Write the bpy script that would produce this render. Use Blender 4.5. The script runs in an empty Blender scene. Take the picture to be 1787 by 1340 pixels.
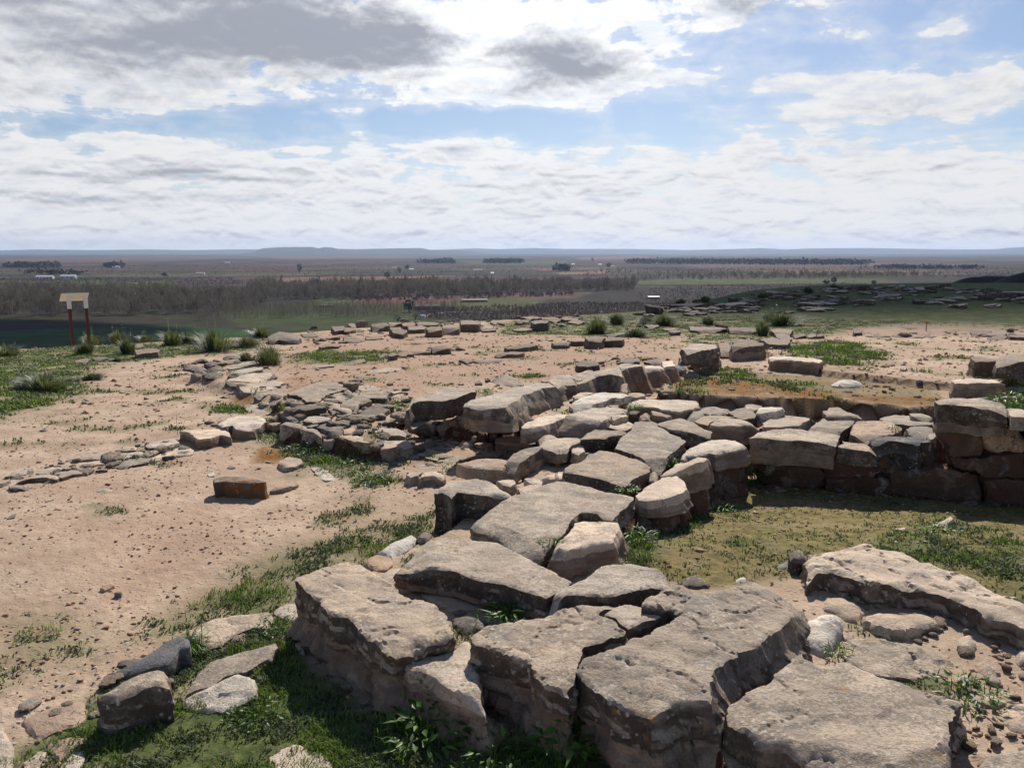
import bpy, math, random
import numpy as np
from mathutils import Vector, geometry

SC = bpy.context.scene
COL = SC.collection
R = math.radians

# ------------------------------------------------------------------ camera, light, sky
ZC = 1.75
FPX, CX, CY, HOR = 1402.0, 893.5, 670.0, 438.0
PITCH = math.atan((CY - HOR) / FPX)
cam_d = bpy.data.cameras.new('camera')
cam = bpy.data.objects.new('camera', cam_d); COL.objects.link(cam)
cam.location = (0, 0, ZC)
cam.rotation_euler = (math.pi / 2 - PITCH, 0, 0)
cam_d.sensor_width = 36.0
cam_d.lens = 36.0 * FPX / 1787.0
cam_d.clip_start = 0.05; cam_d.clip_end = 60000
SC.camera = cam

SUN_AZ, SUN_EL = 12.0, 38.5           # degrees right of straight ahead, above the horizon
sd = bpy.data.lights.new('sun', 'SUN'); sd.energy = 5.0; sd.angle = R(0.53); sd.color = (1.0, 0.935, 0.85)
sun = bpy.data.objects.new('sun', sd); COL.objects.link(sun)
SDIR = Vector((math.sin(R(SUN_AZ)) * math.cos(R(SUN_EL)), math.cos(R(SUN_AZ)) * math.cos(R(SUN_EL)), math.sin(R(SUN_EL))))
sun.rotation_euler = (-SDIR).to_track_quat('-Z', 'Y').to_euler()
sun.location = SDIR * 50

SC.view_settings.view_transform = 'Standard'
SC.view_settings.look = 'None'
SC.view_settings.gamma = 1.0
SC.view_settings.use_curve_mapping = False
SC.view_settings.exposure = 0.16

class N:
    """small helper round a node tree"""
    def __init__(s, nt): s.nt = nt; s.n = nt.nodes; s.l = nt.links
    def new(s, t, **k):
        o = s.n.new(t)
        for a, b in k.items(): setattr(o, a, b)
        return o
    def put(s, sock, v):
        if isinstance(v, bpy.types.NodeSocket): s.l.new(v, sock)
        elif isinstance(v, (tuple, list)) and sock.type == 'RGBA': sock.default_value = (*v[:3], 1)
        else: sock.default_value = v
    def m(s, op, a, b=0.0, c=0.0, clamp=False):
        o = s.new('ShaderNodeMath', operation=op, use_clamp=clamp)
        s.put(o.inputs[0], a); s.put(o.inputs[1], b)
        if op in ('MULTIPLY_ADD', 'SMOOTH_MIN', 'SMOOTH_MAX'): s.put(o.inputs[2], c)
        return o.outputs[0]
    def mix(s, f, a, b, mode='MIX'):
        o = s.new('ShaderNodeMix', data_type='RGBA', blend_type=mode)
        s.put(o.inputs[0], f); s.put(o.inputs[6], a); s.put(o.inputs[7], b)
        return o.outputs[2]
    def noise(s, vec, scale, detail=4, rough=0.55, dist=0.0, dims='3D'):
        o = s.new('ShaderNodeTexNoise'); o.noise_dimensions = dims
        s.put(o.inputs['Vector'], vec); s.put(o.inputs['Scale'], scale); o.inputs['Detail'].default_value = detail
        o.inputs['Roughness'].default_value = rough; o.inputs['Distortion'].default_value = dist
        return o.outputs['Fac']
    def voro(s, vec, scale, feature='F1', rnd=1.0, out='Distance'):
        o = s.new('ShaderNodeTexVoronoi'); o.feature = feature
        s.put(o.inputs['Vector'], vec); s.put(o.inputs['Scale'], scale); o.inputs['Randomness'].default_value = rnd
        return o.outputs[out]
    def ramp(s, f, lo, hi, a=0.0, b=1.0):
        o = s.new('ShaderNodeMapRange', interpolation_type='SMOOTHSTEP')
        s.put(o.inputs[0], f); s.put(o.inputs[1], lo); s.put(o.inputs[2], hi); s.put(o.inputs[3], a); s.put(o.inputs[4], b)
        return o.outputs[0]
    def vm(s, op, a, b=(0, 0, 0)):
        o = s.new('ShaderNodeVectorMath', operation=op)
        s.put(o.inputs[0], a)
        if op == 'SCALE': s.put(o.inputs['Scale'], b)
        else: s.put(o.inputs[1], b)
        return o.outputs[0]
    def comb(s, x, y, z):
        o = s.new('ShaderNodeCombineXYZ'); s.put(o.inputs[0], x); s.put(o.inputs[1], y); s.put(o.inputs[2], z); return o.outputs[0]

world = bpy.data.worlds.new('World'); SC.world = world; world.use_nodes = True
def build_world():
    w = N(world.node_tree); w.n.clear()
    sky = w.new('ShaderNodeTexSky', sky_type='NISHITA'); sky.sun_disc = False
    sky.sun_elevation = R(SUN_EL); sky.sun_rotation = R(SUN_AZ)
    sky.altitude = 300; sky.air_density = 1.0; sky.dust_density = 0.6; sky.ozone_density = 1.6
    tc = w.new('ShaderNodeTexCoord'); d = tc.outputs['Generated']
    sp = w.new('ShaderNodeSeparateXYZ'); w.l.new(d, sp.inputs[0])
    X, Y, Z = sp.outputs
    az = w.m('MULTIPLY', w.m('ARCTAN2', X, Y), 57.2958)
    el = w.m('MULTIPLY', w.m('ARCSINE', Z), 57.2958)
    zz = w.m('ADD', w.m('MAXIMUM', Z, 0.0), 0.035)
    P = w.comb(w.m('DIVIDE', X, zz), w.m('DIVIDE', Y, zz), 0.0)      # where the ray meets the cloud layer
    n1 = w.noise(P, 1.05, 8, 0.58, 0.15)
    n3 = w.noise(w.vm('ADD', P, (3.0, 57.0, 0)), 3.4, 9, 0.60, 0.1)
    n3 = w.m('ADD', w.m('MULTIPLY', n3, w.ramp(el, 3.0, 8.0, .45, 1.0)), w.ramp(el, 3.0, 8.0, .275, 0.0))
    n1 = w.m('ADD', w.m('MULTIPLY', n1, w.ramp(el, 1.5, 5.5, .35, 1.0)), w.ramp(el, 1.5, 5.5, .325, 0.0))
    # cumulus heads are seen from the side: noise over direction
    Q = w.comb(w.m('MULTIPLY', az, 0.26), w.m('MULTIPLY', el, 0.46), 0.0)
    n5 = w.noise(w.vm('ADD', Q, (9.0, 4.0, 0)), 0.9, 9, 0.60, 0.25)
    n5b = w.noise(w.vm('ADD', Q, (9.0, 4.16, 0)), 0.9, 5, 0.55, 0.25)          # the same clouds a little higher up: tells tops from bases
    Q2 = w.comb(w.m('MULTIPLY', az, 0.34), w.m('MULTIPLY', el, 0.95), 0.0)
    n4 = w.noise(Q2, 1.1, 8, 0.58, 0.4); n4b = w.noise(w.vm('ADD', Q2, (0, 0.22, 0)), 1.1, 5, 0.55, 0.4)
    def blob(a0, sa, e0, se, k):
        u = w.m('DIVIDE', w.m('SUBTRACT', az, a0), sa); v = w.m('DIVIDE', w.m('SUBTRACT', el, e0), se)
        q = w.m('ADD', w.m('MULTIPLY', u, u), w.m('MULTIPLY', v, v))
        return w.m('MULTIPLY', w.m('EXPONENT', w.m('MULTIPLY', q, -1.0)), k)
    def total(items, base):
        t = base
        for it in items: t = w.m('ADD', t, blob(*it))
        return t
    # how much cloud stands where: (azimuth, width, elevation, height, amount)
    low = w.ramp(el, 5.2, 8.4, 1.0, 0.0)
    cov = total([(-18, 13, 14.0, 4.2, 0.36), (-30, 9, 10.2, 3.0, 0.30), (1, 9, 13.0, 3.2, 0.36), (13, 6, 15.4, 1.9, 0.22), (6, 3.5, 10.9, .8, .10),
                 (-9, 12, 8.7, 0.9, -0.12), (8, 6, 8.6, 0.9, -0.12), (1, 5, 10.2, .6, .10), (-27, 9, 7.6, 0.6, -0.14), (27, 7, 13.9, 2.0, -0.02),
                 (28, 11, 9.4, 1.9, 0.27), (22, 3, 13.2, .6, .10), (27, 2, 12.9, .5, .12), (-11, 2, 9.2, .35, .12), (-24, 6, 7.0, .25, .10), (17, 5, 10.6, 0.8, 0.14), (20, 6, 8.6, .8, .12), (-2, 10, 6.8, 0.7, 0.10)], w.m('MULTIPLY', low, 0.24))
    dens = w.m('ADD', w.m('ADD', w.m('ADD', w.m('MULTIPLY', n1, 0.40), w.m('MULTIPLY', n3, 0.24)), w.m('MULTIPLY', n5, 0.78)), cov)
    amount = w.ramp(dens, 0.80, 0.90)
    veil = w.m('MULTIPLY', w.ramp(dens, 0.66, 0.86), .35)
    amount = w.m('MAXIMUM', w.m('MAXIMUM', amount, veil), w.ramp(el, 0.5, 5.5, 0.80, 0.0))
    amount = w.m('MULTIPLY', amount, w.ramp(el, 20, 45, 1.0, 0.60))
    # how thick and so how grey the underside is
    thick = total([(-14, 12, 13.8, 2.9, 0.48), (-29, 6, 12.0, 1.2, .14), (-22, 5, 10.8, .9, .10), (-33, 4.5, 14.6, 1.3, 0.36), (4.3, 4.6, 12.2, 1.5, 0.40), (-34, 6, 9.2, 0.7, 0.20), (-25, 6, 9.2, .5, .12),
                   (-22, 9, 4.9, 0.55, 0.26), (-28, 6, 3.2, 0.5, 0.20), (-19, 5, 3.4, .45, .16), (15, 3.5, 15.2, 1.0, 0.20), (-6, 6, 3.2, .6, .10), (2, 4, 2.6, .5, .12), (-2.6, 2.6, 15.5, 3, -0.34), (4, 8, 4.6, 0.9, .10), (0, 40, .9, .7, .10)], w.m('ADD', w.ramp(el, 17, 34, 0.0, 0.34), w.m('MULTIPLY', low, .06)))
    under = w.m('ADD', w.m('MULTIPLY', w.m('SUBTRACT', n5b, n5), w.m('MULTIPLY_ADD', low, -.5, 1.1)), w.m('MULTIPLY', w.m('MULTIPLY', w.m('SUBTRACT', n4b, n4), .75), low))
    gsum = w.m('ADD', w.m('ADD', w.m('MULTIPLY', n3, w.m('MULTIPLY_ADD', low, -.08, .28)), w.m('MULTIPLY', n1, 0.48)), w.m('ADD', thick, w.m('ADD', under, w.m('MULTIPLY', w.m('SUBTRACT', dens, .86), .35))))
    grey = w.ramp(gsum, 0.42, 0.86)
    shade = w.ramp(w.m('ADD', w.m('MULTIPLY', n3, .5), w.m('MULTIPLY', n4, .5)), 0.36, 0.58)
    lit = w.mix(w.m('ADD', shade, w.m('MULTIPLY', low, .35), clamp=True), (0.78, 0.835, 0.92), (1.0, 1.0, 1.0))
    near_sun = blob(0, 16, 17, 8, 0.40)
    g_ = w.m('ADD', near_sun, 0.92); lit = w.mix(1.0, lit, w.comb(g_, g_, g_), 'MULTIPLY')
    cloud = w.mix(w.m('MULTIPLY', grey, 0.95), lit, (0.37, 0.395, 0.465))
    bg1 = w.new('ShaderNodeBackground'); bg1.inputs[1].default_value = 0.068
    tint = w.mix(1.0, sky.outputs[0], (0.95, 1.0, 1.12), 'MULTIPLY')
    w.l.new(tint, bg1.inputs[0])
    bg2 = w.new('ShaderNodeBackground'); bg2.inputs[1].default_value = 0.84; w.l.new(cloud, bg2.inputs[0])
    mx = w.new('ShaderNodeMixShader')
    w.put(mx.inputs[0], w.m('MULTIPLY', amount, w.ramp(Z, -0.02, 0.0)))
    w.l.new(bg1.outputs[0], mx.inputs[1]); w.l.new(bg2.outputs[0], mx.inputs[2])
    out = w.new('ShaderNodeOutputWorld'); w.l.new(mx.outputs[0], out.inputs[0])
build_world()
try:
    world.cycles.sampling_method = 'MANUAL'; world.cycles.sample_map_resolution = 512
except Exception: pass
SC.cycles.max_bounces = 5; SC.cycles.diffuse_bounces = 2; SC.cycles.sample_clamp_indirect = 4; SC.cycles.volume_bounces = 0; SC.cycles.transparent_max_bounces = 8
SC.cycles.use_denoising = True

# ------------------------------------------------------------------ noise and small maths
rs = np.random.RandomState(7)
PERM = np.tile(rs.permutation(256), 3).astype(np.int64)
GR = rs.normal(size=(256, 3)); GR /= np.linalg.norm(GR, axis=1)[:, None]
def pn(x, y, z):
    x, y, z = np.broadcast_arrays(np.asarray(x, float), np.asarray(y, float), np.asarray(z, float))
    xi, yi, zi = np.floor(x).astype(np.int64), np.floor(y).astype(np.int64), np.floor(z).astype(np.int64)
    xf, yf, zf = x - xi, y - yi, z - zi
    u, v, w = [t * t * t * (t * (t * 6 - 15) + 10) for t in (xf, yf, zf)]
    xi &= 255; yi &= 255; zi &= 255
    def g(i, j, k):
        h = PERM[PERM[PERM[(xi + i) & 255] + ((yi + j) & 255)] + ((zi + k) & 255)]
        q = GR[h]
        return q[..., 0] * (xf - i) + q[..., 1] * (yf - j) + q[..., 2] * (zf - k)
    a = g(0, 0, 0) * (1 - u) + g(1, 0, 0) * u; b = g(0, 1, 0) * (1 - u) + g(1, 1, 0) * u
    c = g(0, 0, 1) * (1 - u) + g(1, 0, 1) * u; d = g(0, 1, 1) * (1 - u) + g(1, 1, 1) * u
    return ((a * (1 - v) + b * v) * (1 - w) + (c * (1 - v) + d * v) * w) * 1.6
def fbm(x, y, z, o=4, r=0.5):
    t = 0; a = 1.0; s = 0
    for i in range(o):
        t = t + a * pn(x * 2 ** i + 13.1 * i, y * 2 ** i + 7.7 * i, z * 2 ** i); s += a; a *= r
    return t / s
def sstep(x, a, b):
    t = np.clip((x - a) / (b - a), 0, 1); return t * t * (3 - 2 * t)
def sdf(px, py, poly):
    """signed distance, negative inside"""
    px = np.asarray(px, float); py = np.asarray(py, float)
    P = np.asarray(poly, float); d = np.full(px.shape, 1e18); ins = np.zeros(px.shape, bool)
    n = len(P)
    for i in range(n):
        ax, ay = P[i]; bx, by = P[(i + 1) % n]
        ex, ey = bx - ax, by - ay
        wx, wy = px - ax, py - ay
        t = np.clip((wx * ex + wy * ey) / (ex * ex + ey * ey + 1e-12), 0, 1)
        d = np.minimum(d, (wx - ex * t) ** 2 + (wy - ey * t) ** 2)
        if ay != by:
            c = ((ay > py) != (by > py)) & (px < ex * (py - ay) / ey + ax)
            ins ^= c
    d = np.sqrt(d)
    return np.where(ins, -d, d)

cp, sp_ = math.cos(PITCH), math.sin(PITCH)
def ray(px, py):
    u = (px - CX) / FPX; v = -(py - CY) / FPX
    return np.array([u, cp + v * sp_, -sp_ + v * cp])   # per unit depth
def on_plane(px, py, z):
    d = ray(px, py); t = (z - ZC) / d[2]; return d[0] * t, d[1] * t

# ------------------------------------------------------------------ shape of the ground
def plateau(d):
    return -0.033 * np.clip(d - 9, 0, 1e9) + 0.033 * np.clip(d - 26, 0, 1e9)
def _edge():
    az, dd = [], []
    ds = np.linspace(6, 120, 3000); pz = plateau(ds)
    for x, y in [(-300, 625), (0, 613), (130, 606), (250, 598), (450, 588), (650, 572), (860, 559), (1000, 552), (1100, 545), (1180, 536), (1250, 524), (1330, 512), (1420, 504), (1600, 500), (1787, 500), (2100, 500)]:
        r = ray(x, y); k = math.hypot(r[0], r[1]); slope = -r[2] / k
        i = np.argmax(ds * slope > ZC - pz)
        az.append(math.degrees(math.atan2(r[0], r[1]))); dd.append(ds[i] if ds[i] > 7 else 70)
    az = [-180, -60] + az + [60, 180]; dd = [18, 16] + dd + [60, 18]
    return np.array(az), np.array(dd)
EAZ, ED = _edge()
# (outline in picture pixels, level z, softness)
def reg(pts, z, soft, far=None, skirt=None): return ([on_plane(x, y, z) for x, y in pts], z, soft, far)
DITCH = [on_plane(x, y, .33) for x, y in [(1135, 686), (1165, 684), (1230, 692), (1330, 697), (1430, 700), (1530, 706), (1625, 712)]] + [on_plane(x, y, .13) for x, y in [(1650, 745), (1500, 748), (1350, 745), (1200, 735), (1130, 715)]]
REG = [
 reg([(330, 640), (480, 700), (620, 690), (900, 700), (1000, 690), (1190, 640), (1230, 575), (1120, 560), (860, 570), (480, 590)], 0.10, 0.35),
 reg([(1010, 690), (1190, 664), (1240, 610), (1340, 598), (1500, 560), (3600, 560), (3600, 722), (1640, 722), (1500, 716), (1370, 708), (1160, 700)], 0.33, 0.05),
 (DITCH, 0.13, 0.05, None),
 reg([(1330, 598), (1400, 634), (1440, 642), (1520, 652), (1620, 662), (1700, 668), (1780, 660), (3600, 640), (3600, 575), (1500, 575)], 0.40, 0.05),
 reg([(640, 990), (760, 930), (840, 880), (900, 840), (960, 780), (900, 735), (1000, 690), (1160, 690), (1140, 722), (1350, 745), (1630, 748), (1760, 730), (3400, 730), (3400, 850), (1900, 800), (1800, 780), (1460, 775), (1310, 775), (1280, 815), (1200, 865), (1105, 920), (1100, 985),
      (1240, 1020), (1330, 1000), (1390, 1000), (1500, 1010), (1650, 1050), (1900, 1150), (3900, 1210), (3900, 1500), (1300, 1500), (1240, 1290), (1000, 1230), (830, 1180), (720, 1130), (600, 1070), (570, 1020)], 0.13, 0.05),
 reg([(500, 745), (480, 700), (560, 660), (700, 640), (840, 660), (960, 690), (900, 730), (850, 760), (700, 720), (660, 780), (560, 760)], 0.14, 0.10),
]
PIT = [on_plane(x, y, -0.08) for x, y in [(1085, 985), (1115, 920), (1215, 880), (1290, 835), (1300, 800), (1470, 790), (1650, 800), (2000, 860), (3400, 900)]] + [on_plane(x, y, .12) for x, y in [(3900, 1180), (1900, 1110), (1500, 1000), (1375, 1015), (1300, 1050), (1230, 1065), (1150, 1040), (1090, 1010)]]
def G(x, y):
    x = np.asarray(x, float); y = np.asarray(y, float)
    d = np.hypot(x, y)
    z = plateau(d)
    x = x + .045 * pn(x * 4, y * 4, 3.1); y = y + .05 * pn(x * 4.3, y * 4.3, 8.1)
    for poly, lev, soft, _ in REG:
        f = 1 - sstep(sdf(x, y, poly), -soft * .5, soft * .5)
        z = z * (1 - f) + (lev + np.minimum(plateau(d), 0) * (1 if lev in (0.10, 0.33, 0.40) else 0)) * f
    f = 1 - sstep(sdf(x, y, PIT), -0.05, 0.05)
    fl = 0.12 - 0.25 * sstep(y, 4.1, 5.9)
    z = z * (1 - f) + fl * f
    az = np.degrees(np.arctan2(x, y)); e = np.interp(az, EAZ, ED)
    # the rocky rise on the right and the dark mound behind it
    z = z + 0.22 * sstep(d, 33, 42) * sstep(az, 10, 18)
    drop = np.clip(d - e, 0, None)
    z = z - np.minimum(0.55 * drop * drop / (drop + 2.0), 60)
    return z
def Gs(x, y): return float(G(np.array([x]), np.array([y]))[0])
_T = np.concatenate([np.linspace(1.0, 12, 1600), np.geomspace(12.01, 90, 900)])
def hit(px, py, off=0.0):
    """where the line of sight of a picture point meets the ground"""
    d = ray(px, py); k = math.hypot(d[0], d[1]); t = _T / k
    g = ZC + d[2] * t - (G(d[0] * t, d[1] * t) + off)
    i = np.argmax(g < 0)
    if g[i] >= 0: i = len(t) - 1
    if i == 0: tt = t[0]
    else: tt = t[i - 1] + (t[i] - t[i - 1]) * g[i - 1] / (g[i - 1] - g[i] + 1e-12)
    return np.array([d[0] * tt, d[1] * tt, ZC + d[2] * tt])
_bumpseed = 3.3
def Gn(x, y):
    """ground with its small lumps"""
    d = np.hypot(x, y)
    z = G(x, y) + 0.030 * fbm(x * .7, y * .7, 1.7, 3) * sstep(d, 1, 4)
    c = fbm(x * 9, y * 9, 5.1, 3)
    z = z + 0.014 * np.abs(c) - 0.005 + 0.009 * np.clip(pn(x * 22, y * 22, 2.2), -.1, 1)
    z = z + 0.05 * fbm(x * .35, y * .35, 9.7, 3) * sstep(d, 9, 16)
    return z

# ------------------------------------------------------------------ objects
def link(o, parent=None):
    COL.objects.link(o)
    if parent is not None: o.parent = parent
    return o
def tag(o, label=None, cat=None, group=None, kind=None):
    if label: o['label'] = label
    if cat: o['category'] = cat
    if group: o['group'] = group
    if kind: o['kind'] = kind
    return o
def mesh_np(name, V, F, mat=None, smooth=False, attrs=None, loops=None):
    """F: (n,3) or (n,4) array"""
    me = bpy.data.meshes.new(name); V = np.asarray(V, np.float32); F = np.asarray(F, np.int32)
    me.vertices.add(len(V)); me.vertices.foreach_set('co', V.ravel())
    k = F.shape[1]
    me.loops.add(F.size); me.loops.foreach_set('vertex_index', F.ravel())
    me.polygons.add(len(F)); me.polygons.foreach_set('loop_start', np.arange(0, F.size, k, dtype=np.int32))
    me.polygons.foreach_set('loop_total', np.full(len(F), k, np.int32))
    if smooth: me.polygons.foreach_set('use_smooth', np.ones(len(F), bool))
    me.update(calc_edges=True)
    for n, a in (attrs or {}).items():
        a = np.asarray(a, np.float32)
        if a.ndim == 1: at = me.attributes.new(n, 'FLOAT', 'POINT'); at.data.foreach_set('value', a)
        else:
            at = me.attributes.new(n, 'FLOAT_COLOR', 'POINT')
            at.data.foreach_set('color', np.concatenate([a[:, :3], np.ones((len(a), 1))], 1).astype(np.float32).ravel())
    if mat: me.materials.append(mat)
    return me
def empty(name, loc=(0, 0, 0), rz=0):
    o = bpy.data.objects.new(name, None); o.location = loc; o.rotation_euler.z = rz; o.empty_display_size = .2
    return link(o)

# ------------------------------------------------------------------ materials
def new_mat(name):
    m = bpy.data.materials.new(name); m.use_nodes = True; w = N(m.node_tree)
    b = w.n['Principled BSDF']; return m, w, b
def attr(w, name, kind='GEOMETRY'):
    a = w.new('ShaderNodeAttribute'); a.attribute_name = name; a.attribute_type = kind; return a
def simple(name, col, rough=0.8, scale=8, var=0.25, bump=0.0):
    m, w, b = new_mat(name)
    tc = w.new('ShaderNodeTexCoord'); n = w.noise(tc.outputs['Object'], scale, 4)
    c = w.mix(n, tuple(x * (1 - var) for x in col), tuple(min(1, x * (1 + var)) for x in col))
    w.l.new(c, b.inputs['Base Color']); b.inputs['Roughness'].default_value = rough
    b.inputs['Specular IOR Level'].default_value = 0.25
    if bump:
        bp = w.new('ShaderNodeBump'); bp.inputs['Strength'].default_value = bump; bp.inputs['Distance'].default_value = .01
        w.l.new(n, bp.inputs['Height']); w.l.new(bp.outputs[0], b.inputs['Normal'])
    return m
def stone_material():
    m, w, b = new_mat('weathered_sandstone')
    tc = w.new('ShaderNodeTexCoord'); oi = w.new('ShaderNodeObjectInfo')
    off = w.comb(w.m('MULTIPLY', oi.outputs['Random'], 37), w.m('MULTIPLY', oi.outputs['Random'], 91), w.m('MULTIPLY', oi.outputs['Random'], 53))
    p = w.vm('ADD', tc.outputs['Object'], off)
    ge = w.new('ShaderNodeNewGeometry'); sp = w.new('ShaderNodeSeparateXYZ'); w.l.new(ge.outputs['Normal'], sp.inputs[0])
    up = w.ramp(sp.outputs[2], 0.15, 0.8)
    wea = attr(w, 'crust').outputs['Fac']
    lichen = oi.outputs['Alpha']
    n_big = w.noise(p, 3.2, 5, 0.6); n_pat = w.noise(w.vm('ADD', p, (5.0, 2.0, 8.0)), 5.5, 6, .62, .3); n_mid = w.noise(p, 14, 6, 0.65); n_fine = w.noise(p, 75, 5, 0.7)
    n_spk = w.noise(p, 190, 3, 0.7)
    # bedding: thin layers a little lighter and darker
    lay = w.noise(w.vm('MULTIPLY', p, (2.0, 2.0, 30.0)), 1.6, 4, 0.6)
    base = w.mix(w.ramp(n_big, .32, .68), w.mix(1.0, oi.outputs['Color'], (0.78, 0.76, 0.74), 'MULTIPLY'), w.mix(1.0, oi.outputs['Color'], (1.26, 1.22, 1.15), 'MULTIPLY'))
    base = w.mix(w.m('MULTIPLY', w.ramp(n_mid, .35, .75), .35), base, w.mix(1.0, oi.outputs['Color'], (1.35, 1.22, 1.08), 'MULTIPLY'))
    grain = w.mix(w.ramp(n_spk, .3, .7), (0.82, 0.82, 0.82), (1.16, 1.16, 1.16))
    base = w.mix(1.0, base, grain, 'MULTIPLY')
    base = w.mix(w.m('MULTIPLY', w.ramp(n_pat, .54, .66), .55), base, (0.66, 0.58, 0.475))
    base = w.mix(w.m('MULTIPLY', w.ramp(n_pat, .44, .30), .55), base, (0.30, 0.225, 0.165))
    fresh = w.mix(w.ramp(n_pat, .38, .62), (0.22, 0.155, 0.11), (0.38, 0.29, 0.21))
    fresh = w.mix(w.m('MULTIPLY', w.ramp(lay, .45, .60), .6), fresh, (0.22, 0.155, 0.115))
    fresh = w.mix(w.m('MULTIPLY', w.ramp(n_fine, .50, .64), .45), fresh, (0.12, 0.088, 0.066))
    # crust: old weathered skin, missing on the lower flanks that were under the soil
    crust = w.m('ADD', wea, w.m('MULTIPLY', w.m('SUBTRACT', n_mid, .5), .9))
    crust = w.ramp(crust, .35, .62)
    col = w.mix(crust, fresh, base)
    # dark lichen
    dk = w.m('ADD', w.m('ADD', w.m('MULTIPLY', n_fine, .80), w.m('MULTIPLY', n_big, .40)), w.m('ADD', w.m('MULTIPLY', n_mid, .45), w.m('MULTIPLY', n_spk, .25)))
    dk = w.ramp(w.m('ADD', w.m('ADD', dk, w.m('MULTIPLY', w.m('SUBTRACT', n_pat, .5), .85)), w.m('MULTIPLY_ADD', lichen, .12, w.m('MULTIPLY_ADD', oi.outputs['Random'], .14, -.07))), .97, 1.13)
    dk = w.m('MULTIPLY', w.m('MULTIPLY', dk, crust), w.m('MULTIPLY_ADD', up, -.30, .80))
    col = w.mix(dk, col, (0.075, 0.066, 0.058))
    # side skin under the bleached top: dark crust, deepened to paint in shade
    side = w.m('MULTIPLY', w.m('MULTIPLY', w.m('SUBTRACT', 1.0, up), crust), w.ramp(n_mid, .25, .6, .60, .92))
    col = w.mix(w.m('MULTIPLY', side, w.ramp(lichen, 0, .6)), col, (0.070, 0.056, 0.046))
    # pale crusty spots
    v = w.voro(w.vm('ADD', p, w.vm('SCALE', w.comb(n_mid, n_fine, n_big), .03)), 34)
    sel = w.noise(p, 9, 3)
    ws = w.m('MULTIPLY', w.ramp(w.m('ADD', v, w.m('MULTIPLY', w.m('SUBTRACT', n_fine, .5), .5)), .16, .30, 1, 0), w.ramp(sel, .48, .62)); ws = w.m('MULTIPLY', w.m('MULTIPLY', ws, crust), w.ramp(lichen, 0, .6, .10, .7))
    col = w.mix(ws, col, (0.60, 0.57, 0.49))
    v2 = w.voro(p, 16); os_ = w.m('MULTIPLY', w.ramp(v2, .16, .30, 1, 0), w.ramp(w.noise(p, 5, 2), .54, .64)); os_ = w.m('MULTIPLY', w.m('MULTIPLY', os_, crust), w.ramp(lichen, 0, .5, 0, .55))
    col = w.mix(os_, col, (0.42, 0.22, 0.06))
    mo = attr(w, 'rust').outputs['Fac']
    col = w.mix(w.m('MULTIPLY', mo, w.ramp(n_mid, .35, .6)), col, (0.26, 0.09, 0.012))
    w.l.new(col, b.inputs['Base Color'])
    b.inputs['Roughness'].default_value = 0.92; b.inputs['Specular IOR Level'].default_value = 0.18
    h = w.m('ADD', w.m('ADD', w.m('MULTIPLY', n_mid, .9), w.m('MULTIPLY', n_fine, .40)), w.m('ADD', w.m('MULTIPLY', n_spk, .16), w.m('MULTIPLY', ws, .10)))
    h = w.m('ADD', h, w.m('MULTIPLY', w.m('MULTIPLY', lay, .5), w.m('SUBTRACT', 1.0, up)))
    bp = w.new('ShaderNodeBump'); bp.inputs['Strength'].default_value = 0.95; bp.inputs['Distance'].default_value = .016
    w.l.new(h, bp.inputs['Height']); w.l.new(bp.outputs[0], b.inputs['Normal'])
    return m
MSTONE = stone_material()

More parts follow.
